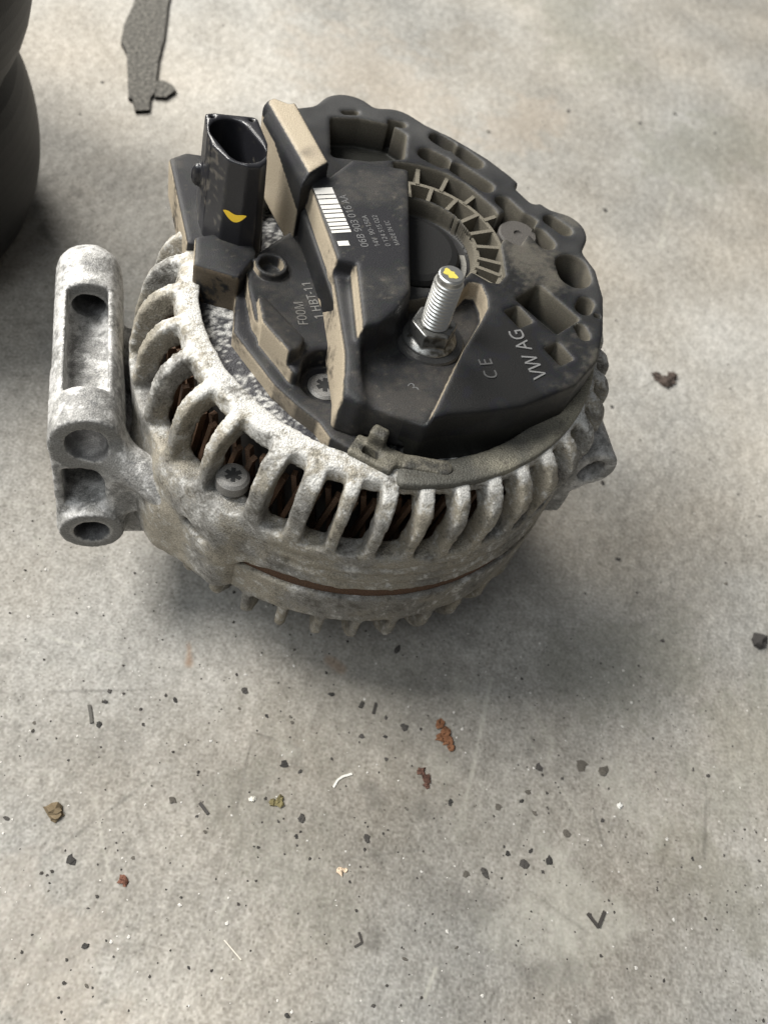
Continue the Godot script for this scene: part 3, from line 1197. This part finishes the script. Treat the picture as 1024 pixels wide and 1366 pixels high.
func letters(text: String, at: Vector3, towards: Vector2, tall: float, mat: Material, parent: Node, called: String, deep := 0.25) -> void:
	var m := TextMesh.new()
	var font := SystemFont.new()
	font.font_names = PackedStringArray(["Droid Sans"])
	m.font = font
	m.font_size = 48
	m.text = text
	m.pixel_size = 0.001
	m.depth = deep * 0.034 / tall
	m.horizontal_alignment = HORIZONTAL_ALIGNMENT_LEFT
	var o := obj(called, m, mat, parent)
	var x := Vector3(towards.x, 0, towards.y).normalized()
	var z := Vector3.UP
	o.transform = Transform3D(Basis(x, z.cross(x), z).scaled(Vector3.ONE * tall / 34.0), w(at))


func build_writing() -> void:
	var cover := alternator.get_node("rear_cover")
	var reg := alternator.get_node("regulator_cover")
	var module := alternator.get_node("brush_module")
	var raised := plain(Color(0.14, 0.14, 0.14), 0.5)
	letters("VW AG", Vector3(45.8, 153.1, 23.0), Vector2(-0.52, -0.85), 4.2, raised, cover, "moulded_lettering")
	letters("C E", Vector3(33.0, 153.1, 28.0), Vector2(-0.45, -0.88), 3.6, plain(Color(0.065, 0.065, 0.065), 0.5), cover, "moulded_lettering")
	letters("F 3", Vector3(11.0, 149.2, 39.0), Vector2(0.6, -0.8), 3.2, plain(Color(0.11, 0.11, 0.11), 0.5), reg, "moulded_lettering")
	var print_c := plain(Color(0.12, 0.12, 0.12), 0.6)
	var d := Vector2(-0.5, -0.866)
	var rows := [["06B 903 016 AA", -8.4, 1.4, 2.1], ["14V  90-150A", -5.2, -0.2, 1.5], ["0 124 515 022", -2.6, -1.6, 1.4], ["MADE IN EC", -0.2, -3.0, 1.3]]
	for r in rows:
		letters(r[0], Vector3(r[1], 160.05, r[2]), d, r[3], print_c, reg, "printed_lettering", 0.06)
	# bar code
	var st := begin()
	var white := plain(Color(0.55, 0.535, 0.505), 0.7)
	var u := Vector3(d.x, 0, d.y).normalized()
	var v := Vector3(-u.z, 0, u.x)
	var start := Vector3(-15.6, 160.08, -1.4)
	var along := 0.0
	for wide in [1.0, 0.9, 1.25, 1.1, 1.5, 1.2, 1.5, 1.9, 1.3, 2.6]:
		var mid: Vector3 = start + u * (along + wide / 2)
		bar(st, mid - v * 2.75, mid + v * 2.75, wide, 0.08)
		along += wide + 0.42
	obj("bar_code", st.commit(), white, reg)
	st = begin()
	bar(st, Vector3(-15.6, 160.08, 3.3), Vector3(-12.9, 160.08, 1.8), 1.8, 0.08)
	obj("printed_square", st.commit(), white, reg)
	letters(">PA66-GF30<", Vector3(-9.4, 144.05, 17.0), d, 2.3, plain(Color(0.17, 0.165, 0.155), 0.5), module, "moulded_lettering", 0.15)
	letters("1 HBT-11", Vector3(-15.0, 144.05, 16.0), d, 2.5, plain(Color(0.17, 0.165, 0.155), 0.5), module, "moulded_lettering", 0.15)
	letters("F00M", Vector3(-18.6, 144.05, 20.0), Vector2(-0.4, -0.9), 2.6, plain(Color(0.13, 0.125, 0.115), 0.5), module, "moulded_lettering", 0.15)


# ---------------------------------------------------------------- floor

const TEX_W := 1536
const TEX_H := 2048
const TEX_LO := Vector2(-450, -850)    # mm
const TEX_MM := 0.5859                 # mm a pixel


func soft_line(data: PackedByteArray, a: Vector2, b: Vector2, wide: float, c: Color, strength: float, ragged: FastNoiseLite) -> PackedByteArray:
	var lo := (Vector2(minf(a.x, b.x), minf(a.y, b.y)) - Vector2.ONE * wide * 1.6 - TEX_LO) / TEX_MM
	var hi := (Vector2(maxf(a.x, b.x), maxf(a.y, b.y)) + Vector2.ONE * wide * 1.6 - TEX_LO) / TEX_MM
	var r8 := int(c.r * 255)
	var g8 := int(c.g * 255)
	var b8 := int(c.b * 255)
	for iy in range(maxi(0, int(lo.y)), mini(TEX_H, int(hi.y) + 1)):
		for ix in range(maxi(0, int(lo.x)), mini(TEX_W, int(hi.x) + 1)):
			var p := Vector2(ix, iy) * TEX_MM + TEX_LO
			var d := seg2(p, a, b) / wide + ragged.get_noise_2d(ix, iy) * 0.8
			var k := strength * smoothstep(1.0, 0.25, d)
			if k > 0.004:
				var i := (iy * TEX_W + ix) * 3
				data[i] = int(lerpf(data[i], r8, k))
				data[i + 1] = int(lerpf(data[i + 1], g8, k))
				data[i + 2] = int(lerpf(data[i + 2], b8, k))
	return data


func floor_layer(seed_no: int, freq: float, octaves: int, kind := FastNoiseLite.TYPE_SIMPLEX_SMOOTH) -> PackedByteArray:
	var n := FastNoiseLite.new()
	n.seed = seed_no
	n.noise_type = kind
	n.frequency = freq
	n.fractal_octaves = octaves
	var im := n.get_image(TEX_W, TEX_H)
	im.convert(Image.FORMAT_L8)
	return im.get_data()


func build_floor() -> void:
	var big := floor_layer(3, 0.0022, 4)
	var mid := floor_layer(4, 0.011, 5)
	var fine := floor_layer(5, 0.09, 3)
	var grit := floor_layer(8, 0.42, 2)
	var hue := floor_layer(6, 0.0045, 4)
	var pits := floor_layer(7, 0.16, 1, FastNoiseLite.TYPE_CELLULAR)
	var data := PackedByteArray()
	data.resize(TEX_W * TEX_H * 3)
	var j := 0
	for i in TEX_W * TEX_H:
		var t := big[i] * 0.25 + mid[i] * 0.17 + fine[i] * 0.17 + grit[i] * 0.41
		var v := 75.0 + t * 0.55
		var pit := pits[i]
		if pit < 26:
			v -= (26 - pit) * 1.5
		elif pit > 247:
			v += 16.0
		var h := (hue[i] - 128) * 0.02
		data[j] = clampi(int(v + 3.5 + h), 0, 255)
		data[j + 1] = clampi(int(v), 0, 255)
		data[j + 2] = clampi(int(v - 7.0 - h * 1.2), 0, 255)
		j += 3
	var ragged := FastNoiseLite.new()
	ragged.seed = 77
	ragged.frequency = 0.03
	ragged.fractal_octaves = 4
	# marks: x0 z0 x1 z1 half-width (mm), colour, strength
	var pale := Color(0.72, 0.71, 0.67)
	var dark := Color(0.27, 0.26, 0.24)
	var greenish := Color(0.45, 0.45, 0.40)
	var pinkish := Color(0.62, 0.575, 0.52)
	var rusty := Color(0.55, 0.36, 0.22)
	for m in [[104.9, 113.9, 114.2, 123.3, 17.8, pale, 0.5], [89.9, 132.6, 104.9, 136.4, 12.2, pale, 0.35], [119.8, 74.6, 131.1, 83.9, 11.2, pale, 0.3], [73, 51.2, 70.2, 95.2, 0.9, pale, 0.55], [70.2, 95.2, 68.4, 110.2, 2.3, pale, 0.3], [68.4, 146.7, 66.5, 155.1, 0.8, pale, 0.7],
		[86.1, 55.8, 96.4, 67.1, 1.5, pale, 0.35], [97.4, 67.1, 96.4, 74.6, 1.5, pale, 0.3], [-49.6, 143.9, -33.7, 122.3, 0.7, dark, 0.3], [-33.7, 122.3, -28.1, 113.9, 0.6, dark, 0.25], [137.6, -280.3, 130.1, -214.7, 2.1, pale, 0.3], [-30.9, 69, -29, 74.6, 2.8, rusty, 0.45], [15.9, 60.5, 20.6, 62.4, 3.3, rusty, 0.3],
		[-7.5, -337.4, 9.4, -352.4, 20.6, Color(0.45, 0.42, 0.38), 0.35], [56.2, -300.9, 37.5, -268.1, 24.3, pinkish, 0.45], [140.4, -296.2, 177.9, -343, 37.5, greenish, 0.35], [84.3, -380.5, 56.2, -427.3, 37.5, greenish, 0.35], [-56.2, -296.2, -18.7, -268.1, 46.8, pinkish, 0.35],
		[159.2, 69, 177.9, 31.5, 20.6, greenish, 0.3], [103, 40.9, 140.4, 22.1, 22.5, greenish, 0.3], [-54.3, 153.2, -28.1, 177.6, 16.9, pinkish, 0.3], [79.6, 123.3, 65.5, 127, 8.4, dark, 0.22], [93.6, 142, 110.5, 138.2, 5.6, dark, 0.25], [118, 151.3, 121.7, 149.5, 4.7, dark, 0.5], [-42.1, 106.4, -56.2, 113.9, 11.2, dark, 0.12],
		[-145.1, -127.7, -142.3, -125.8, 3.7, dark, 0.35], [-131.1, -90.2, -112.4, -80.9, 4.7, dark, 0.25], [-149.8, -99.6, -140.4, -92.1, 2.8, dark, 0.35], [140.4, 3.4, 159.2, -15.3, 18.7, dark, 0.10], [56.2, 97, 84.3, 102.7, 20.6, Color(0.42, 0.41, 0.38), 0.2], [14, 87.7, 37.5, 69, 28.1, Color(0.40, 0.39, 0.35), 0.25], [0, 115.8, 28.1, 134.5, 18.7, greenish, 0.2],
		[58.1, 85.8, 61.8, 89.6, 4.7, pale, 0.25], [61.8, 55.8, 65.5, 61.5, 5.6, pale, 0.3], [-93.6, -43.4, -84.3, -71.5, 23.4, Color(0.6, 0.58, 0.53), 0.3], [149.8, 97, 168.5, 106.4, 18.7, Color(0.40, 0.39, 0.33), 0.3]]:
		data = soft_line(data, Vector2(m[0], m[1]), Vector2(m[2], m[3]), m[4], m[5], m[6] * 0.8, ragged)
	var rng := RandomNumberGenerator.new()
	rng.seed = 12
	for i in 60:
		var a := Vector2(rng.randf_range(-120, 200), rng.randf_range(10, 190)) if i < 40 else Vector2(rng.randf_range(-200, 200), rng.randf_range(-300, 0))
		var turn := rng.randf_range(-0.5, 0.9) + (1.4 if rng.randf() < 0.4 else 0.0)
		var b := a + Vector2(cos(turn), sin(turn)) * rng.randf_range(6, 34)
		data = soft_line(data, a, b, rng.randf_range(0.45, 0.75), pale if rng.randf() < 0.6 else dark, rng.randf_range(0.12, 0.34), ragged)
	for i in 26:
		var a := Vector2(rng.randf_range(-110, 200), rng.randf_range(20, 185))
		data = soft_line(data, a, a + Vector2(rng.randf_range(-3, 3), rng.randf_range(-3, 3)), rng.randf_range(1.5, 5.0), dark if rng.randf() < 0.65 else pale, rng.randf_range(0.12, 0.3), ragged)
	var im := Image.create_from_data(TEX_W, TEX_H, false, Image.FORMAT_RGB8, data)
	var mat := StandardMaterial3D.new()
	mat.albedo_texture = ImageTexture.create_from_image(im)
	mat.roughness = 0.62
	mat.metallic_specular = 0.4
	mat.normal_enabled = true
	mat.normal_texture = noise_texture(91, 0.14, Color.BLACK, Color.WHITE, 1024, 5, 5.0)
	mat.normal_scale = 0.12
	var st := begin()
	var half := 6.0
	for c in [[-1, -1], [1, -1], [1, 1], [-1, -1], [1, 1], [-1, 1]]:
		var p := Vector3(c[0] * half, 0, c[1] * half)
		st.set_normal(Vector3.UP)
		st.set_tangent(Plane(1, 0, 0, 1))
		st.set_uv(Vector2((p.x * 1000 - TEX_LO.x) / (TEX_W * TEX_MM), (p.z * 1000 - TEX_LO.y) / (TEX_H * TEX_MM)))
		st.add_vertex(p)
	var o := obj("concrete_floor", st.commit(), mat)
	tag(o, "worn grey concrete workshop floor with stains and scratches", "", "", "structure")


# ---------------------------------------------------------------- things lying round it

func lump_mesh(seed_no: int, squash: float, rough := 0.6) -> ArrayMesh:
	var n := FastNoiseLite.new()
	n.seed = seed_no
	n.frequency = 0.9
	var st := begin()
	var rows := 5
	var turn := 8
	for i in rows:
		for j in turn:
			var p: Array[Vector3] = []
			for c in [[0, 0], [0, 1], [1, 1], [1, 0]]:
				var a: float = PI * (i + c[0]) / rows
				var b: float = TAU * ((j + c[1]) % turn) / turn
				var d := Vector3(sin(a) * cos(b), cos(a), sin(a) * sin(b))
				var r := 1.0 + n.get_noise_3dv(d * 1.6) * rough * 2.2
				p.append(Vector3(d.x * r, d.y * r * squash + squash * 0.8, d.z * r))
			for k in [0, 2, 1, 0, 3, 2]:
				st.set_smooth_group(-1)
				st.add_vertex(p[k])
	st.generate_normals()
	return st.commit()


func build_surroundings() -> void:
	build_rubber_part()
	build_scrap()
	build_crumbs()
	build_notable_bits()


func build_rubber_part() -> void:
	var root := Node3D.new()
	root.name = "rubber_bellows"
	add_child(root)
	tag(root, "black bulging rubber part cut off by the top left corner", "rubber part")
	var mat := grained(0.5, 0.0, 95, 0.25, 30.0, 0.15, 0.4)
	var pts := PackedVector2Array()
	for i in 27:
		var y := i * 5.0
		var low := sqrt(maxf(0.0, 1.0 - pow((y - 40.0) / 43.2, 2)))
		var high := sqrt(maxf(0.0, 1.0 - pow((y - 110.0) / 36.0, 2)))
		pts.append(Vector2(maxf(65.0 + 19.3 * low, 65.0 + 22.7 * high), y * 0.936))
	pts.append(Vector2(0.01, 123))
	var body := lathe(Vector3(-230, FLOOR_Y, -81), pts, 72, Color(0.009, 0.009, 0.01))
	obj("bellows_body", body, mat, root)


func build_scrap() -> void:
	var outline := pv([-169.5, -257.8, -171.3, -275.6, -175.1, -298.1, -160.1, -306.5, -155.4, -286.8, -147.9, -257.8, -144.2, -238.2, -139.5, -220.4, -136.7, -212.9, -137.6, -205.4, -134.8, -196, -140.4, -192.3, -144.2, -199.8, -147, -200.7, -153.6, -218.5, -160.1, -235.3, -165.7, -242.8])
	var flap := pv([-139.5, -219.4, -136.7, -222.2, -131.1, -220.4, -128.3, -217.6, -131.1, -209.1, -135.8, -207.3])
	for k in 2:
		var shape: PackedVector2Array = [outline, flap][k]
		var tris := Geometry2D.triangulate_polygon(shape)
		var st := begin()
		var h := FLOOR_Y + 2.0
		for i in tris:
			st.set_normal(Vector3.UP)
			st.add_vertex(w(Vector3(shape[i].x, h, shape[i].y)))
		for i in shape.size():
			var a := shape[i]
			var b := shape[(i + 1) % shape.size()]
			var out := Vector3((b - a).y, 0, -(b - a).x).normalized()
			for c in [[a, h], [b, h], [b, FLOOR_Y], [a, h], [b, FLOOR_Y], [a, FLOOR_Y]]:
				st.set_normal(out)
				st.add_vertex(w(Vector3(c[0].x, c[1], c[0].y)))
		var m := grained(0.85, 0.0, 105, 0.6, 14.0, 0.8)
		m.vertex_color_use_as_albedo = false
		m.albedo_color = Color(0.18, 0.17, 0.148).linear_to_srgb()
		var o := obj("flat_scrap", st.commit(), m)
		tag(o, ["long flat dark grey scrap lying near the top edge", "small dark square flap beside the long flat scrap"][k], "scrap")


func build_crumbs() -> void:
	var mats: Array[StandardMaterial3D] = []
	for c in [Color(0.035, 0.033, 0.03), Color(0.06, 0.055, 0.05), Color(0.10, 0.09, 0.075)]:
		mats.append(plain(c, 0.9))
	var shapes: Array[ArrayMesh] = []
	for i in 6:
		shapes.append(lump_mesh(200 + i, 0.25 + 0.06 * i))
	var front := [-67.4, 107.3, 7.5, -49.6, 91.4, 9.4, -49.6, 95.2, 9.4, -63.7, 136.4, 10.3, -42.1, 142.9, 15, -46.8, 148.5, 4.7, -25.3, 138.2, 6.6, -30, 163.5, 10.3, -26.2, 172.9, 7.5, -32.8, 154.2, 4.7, -19.7, 119.5, 15, -29, 88.6, 10.3, -8.4, 79.3, 12.2, 10.3, 99.9, 15.9, 19.7, 72.7, 11.2, 32.8, 83.9, 10.3, 19.7, 114.8, 14, 19.7, 120.5, 9.4, 41.2, 115.8, 14, 52.4, 160.7, 6.6, 29, 168.2, 8.4, -0.9, 162.6, 5.6, 0.9, 85.8, 7.5, 8.4, 83.9, 8.4, 9.4, 85.8, 6.6, 13.1, 117.6, 5.6, -7.5, 126.1, 6.6, 15.9, 100.8, 8.4, -48.7, 102.7, 10.3, -11.2, 122.3, 5.6, -44.9, 152.3, 3.7, -53.4, 115.8, 4.7, -0.9, 91.4, 4.7, -8.4, 85.8, 5.6, 3.7, 60.5, 7.5]
	var right := [38.4, 50.2, 18.7, 45.9, 77.4, 17.8, 65.5, 98, 12.2, 81.5, 95.2, 14, 90.8, 87.7, 14, 88.9, 91.4, 9.4, 93.6, 94.2, 12.2, 108.6, 73.6, 22.5, 116.1, 73.6, 20.6, 93.6, 78.3, 15, 104.9, 98, 14, 117, 90.5, 10.3, 86.1, 109.2, 11.2, 91.8, 111.1, 15.9, 100.2, 108.3, 15, 98.3, 112, 7.5, 74, 118.6, 12.2, 79.6, 116.7, 16.9, 93.6, 106.4, 10.3, 148.9, 95.2, 9.4, 160.1, 91.4, 6.6, 154.5, 65.2, 8.4, 148.9, 64.3, 7.5, 133.9, 56.8, 5.6, 136.7, 16.5, 9.4, 102.1, 80.2, 6.6, 74, 140.1, 6.6, 59, 146.7, 9.4, 42.1, 89.6, 8.4, 40.3, 82.1, 9.4, 39.3, 75.5, 9.4, 51.5, 103.6, 7.5, 139.5, 134.5, 7.5]
	var far := [110.5, -94, 10.3, 162.9, -27.5, 6.6, 162.9, -17.2, 10.3, 172.3, -44.3, 5.6, 178.8, -56.5, 6.6, 117, -14.4, 11.2, 156.4, -79.9, 8.4, 139.5, -78, 6.6, 108.6, -50, 10.3, -162.9, -208.2, 11.2, 72.1, -310.3, 16.9, 115.2, -321.5, 13.1, 162, -335.5, 13.1, 99.2, -230.7, 15.9, 30, -267.2, 14, 136.7, -342.1, 15.9]
	var rng := RandomNumberGenerator.new()
	rng.seed = 5
	var marks := {"the curled white thread": Vector2(29, 99.9), "the orange rust flakes": Vector2(59, 76.4), "the olive flake": Vector2(11.2, 112), "the brown pebble": Vector2(-51.5, 130.8), "the hooked chip": Vector2(44.9, 144.8), "the pale straw": Vector2(9.4, 155.1),
		"the V shaped chip": Vector2(117, 122.3), "the round pellet": Vector2(176, 5.3), "the three lobed clump": Vector2(135.8, -121.1), "the forked sliver": Vector2(-52.4, 99.9), "the red crumb": Vector2(-26.2, 144.8), "the upright sliver": Vector2(34.6, 73.6), "the flat scrap": Vector2(-149.8, -240), "the darker rust flakes": Vector2(55.2, 91.4), "the mounting ear": Vector2(84.3, -6)}
	var found := {}
	for list in [front, right, far]:
		for i in range(0, list.size(), 3):
			var size: float = list[i + 2] * 0.1
			var tone := rng.randi() % 3
			var at := Vector2(list[i], list[i + 1])
			var o := obj("dirt_crumb", shapes[rng.randi() % 6], mats[tone])
			o.position = Vector3(at.x, 0, at.y) * 0.001
			o.rotation.y = rng.randf() * TAU
			o.scale = Vector3(size, size * 0.5, size * rng.randf_range(0.5, 1.0)) * 0.00088
			var near := ""
			for m in marks:
				if near == "" or at.distance_to(marks[m]) < at.distance_to(marks[near]):
					near = m
			var off: Vector2 = at - marks[near]
			var across := off.dot(Vector2(0.97, -0.2))
			var down := off.dot(Vector2(0.3, 0.95))
			var way := ("rightwards" if across > 0 else "leftwards") if absf(across) > absf(down) else ("downwards" if down > 0 else "upwards")
			var key := way + " from " + near
			if not found.has(key):
				found[key] = []
			found[key].append([off.length(), o, ("tiny " if size < 0.75 else "small " if size < 1.35 else "larger ") + ["black", "dark brown", "grey brown"][tone]])
	for key in found:
		var row: Array = found[key]
		row.sort_custom(func(a, b): return a[0] < b[0])
		for n in row.size():
			tag(row[n][1], "%s crumb, %s one going %s" % [row[n][2], ["nearest", "second", "third", "fourth", "fifth", "sixth", "seventh", "eighth", "ninth", "tenth", "eleventh", "twelfth"][mini(n, 11)], key], "dirt crumb", "dirt crumbs on the concrete")
	# uncountable grit
	var mm := MultiMesh.new()
	mm.transform_format = MultiMesh.TRANSFORM_3D
	mm.use_colors = true
	mm.mesh = lump_mesh(300, 0.6)
	mm.instance_count = 1500
	for i in 1500:
		var p := Vector3(rng.randf_range(-105, 190), 0, rng.randf_range(30, 190)) if i < 1150 else Vector3(rng.randf_range(-220, 240), 0, rng.randf_range(-330, 40))
		var s := rng.randf_range(0.10, 0.30) if rng.randf() < 0.85 else rng.randf_range(0.3, 0.5)
		mm.set_instance_transform(i, Transform3D(Basis.from_euler(Vector3(0, rng.randf() * TAU, 0)).scaled(Vector3(s, s * 0.6, s) * 0.001), p * 0.001))
		mm.set_instance_color(i, Color(0.6, 0.58, 0.54) if rng.randf() < 0.35 else Color(0.05, 0.045, 0.04))
	var grit := MultiMeshInstance3D.new()
	grit.name = "grit"
	grit.multimesh = mm
	var gm := plain(Color.WHITE, 0.9)
	gm.vertex_color_use_as_albedo = true
	grit.material_override = gm
	add_child(grit)
	tag(grit, "fine dark and pale grit scattered over the concrete", "", "", "stuff")


func clump(called: String, label: String, category: String, at: Vector2, spots: Array, tint: Color, seed_no: int) -> void:
	var st := begin()
	for i in spots.size():
		var s: Array = spots[i]
		var m := lump_mesh(seed_no + i, 0.55)
		st.append_from(m, 0, Transform3D(Basis.IDENTITY.rotated(Vector3.UP, s[0] * 3.0 + i).scaled(Vector3(s[2], s[2] * 0.7, s[2]) * 0.001), Vector3(s[0], 0, s[1]) * 0.001))
	var o := obj(called, st.commit(), plain(tint, 0.9))
	o.position = Vector3(at.x, 0, at.y) * 0.001
	tag(o, label, category)


func stick(called: String, label: String, category: String, pts: Array, wide: float, tint: Color) -> void:
	var st := begin()
	for i in pts.size() - 1:
		var a: Vector2 = pts[i]
		var b: Vector2 = pts[i + 1]
		bar(st, Vector3(a.x, FLOOR_Y + wide * 0.25, a.y), Vector3(b.x, FLOOR_Y + wide * 0.25, b.y), wide * 0.75, wide * 0.5)
	var o := obj(called, st.commit(), plain(tint, 0.8))
	tag(o, label, category)


func build_notable_bits() -> void:
	clump("dirt_pellet", "large round dark pellet by the right edge of the photo", "pellet", Vector2(176, 5.3), [[0, 0, 3.1]], Color(0.035, 0.032, 0.03), 410)
	clump("rust_flakes", "clump of orange brown rust flakes with a white chip below the alternator", "rust flakes", Vector2(59, 76.4), [[-1, -3, 1.6], [1, -1, 1.9], [2.5, 1.5, 1.6], [-0.5, 1, 1.4], [3.6, 3.5, 1.2]], Color(0.19, 0.085, 0.04), 420)
	clump("rust_flakes", "darker brown rust flakes just below the orange clump", "rust flakes", Vector2(55.2, 91.4), [[-1, -1, 1.3], [0.8, 1, 1.5], [1.5, 3, 1.0]], Color(0.10, 0.05, 0.035), 430)
	clump("pebble", "brown olive pebble near the left edge below the alternator", "pebble", Vector2(-51.5, 130.8), [[0, 0, 2.5], [0.8, 1.4, 1.8]], Color(0.16, 0.12, 0.07), 440)
	clump("dirt_clump", "dark brown three lobed clump of dirt right of the plastic cover", "dirt clump", Vector2(135.8, -121.1), [[-5.5, 0.5, 2.4], [-1, 3.0, 3.2], [2.5, -2.5, 2.6], [1, 1, 2.6]], Color(0.055, 0.04, 0.032), 450)
	clump("olive_flake", "olive yellow crumpled flake in front of the alternator", "flake", Vector2(11.2, 112), [[-1, 0.6, 1.2], [0.8, -0.6, 1.4]], Color(0.20, 0.17, 0.08), 460)
	clump("white_chip", "white chip left of the olive flake", "chip", Vector2(3.7, 113), [[0, 0, 1.0]], Color(0.72, 0.70, 0.62), 470)
	clump("white_chip", "white and orange chip right of the scattered crumbs in front", "chip", Vector2(35.6, 127), [[-0.6, 0.2, 1.0], [0.8, -0.3, 0.8]], Color(0.70, 0.55, 0.40), 480)
	clump("white_chip", "white chip between the crumbs to the right of the long scratch", "chip", Vector2(122.7, 83.9), [[0, 0, 1.0]], Color(0.75, 0.74, 0.70), 490)
	clump("red_crumb", "reddish brown crumb on the left of the foreground", "crumb", Vector2(-26.2, 144.8), [[0, 0, 1.3], [0.9, 0.6, 0.8]], Color(0.16, 0.07, 0.045), 500)
	stick("curled_thread", "white curled thread of swarf in front of the alternator", "thread", [Vector2(27.3, 103), Vector2(28.1, 100.4), Vector2(29.4, 98.9), Vector2(32.2, 97.2)], 0.9, Color(0.78, 0.76, 0.70))
	stick("straw", "thin pale straw lying alone in the foreground", "straw", [Vector2(6.6, 153.6), Vector2(12.7, 157.5)], 0.45, Color(0.62, 0.58, 0.50))
	stick("bent_chip", "dark V shaped chip on the pale patch of concrete", "chip", [Vector2(113.8, 120.9), Vector2(117.6, 124.2), Vector2(119.3, 119)], 1.3, Color(0.05, 0.045, 0.04))
	stick("bent_chip", "dark hooked chip in the middle of the foreground", "chip", [Vector2(44.2, 142.7), Vector2(45.7, 145.2), Vector2(43.8, 146.9)], 0.8, Color(0.05, 0.045, 0.04))
	stick("dark_sliver", "dark slanting sliver left of the olive flake", "sliver", [Vector2(-11.6, 118.2), Vector2(-8.2, 120.8)], 1.2, Color(0.06, 0.055, 0.05))
	stick("dark_sliver", "upright dark sliver closest under the ribs", "sliver", [Vector2(35, 71.4), Vector2(34.8, 75.5)], 1.1, Color(0.05, 0.045, 0.04))
	stick("dark_sliver", "dark ragged sliver left of the upright sliver under the ribs", "sliver", [Vector2(30.5, 72.3), Vector2(30, 74.6)], 1.4, Color(0.05, 0.045, 0.04))
	stick("dark_sliver", "dark forked sliver on the left below the bracket", "sliver", [Vector2(-53.9, 97.6), Vector2(-52.1, 100.8), Vector2(-51.1, 103)], 1.3, Color(0.09, 0.085, 0.075))
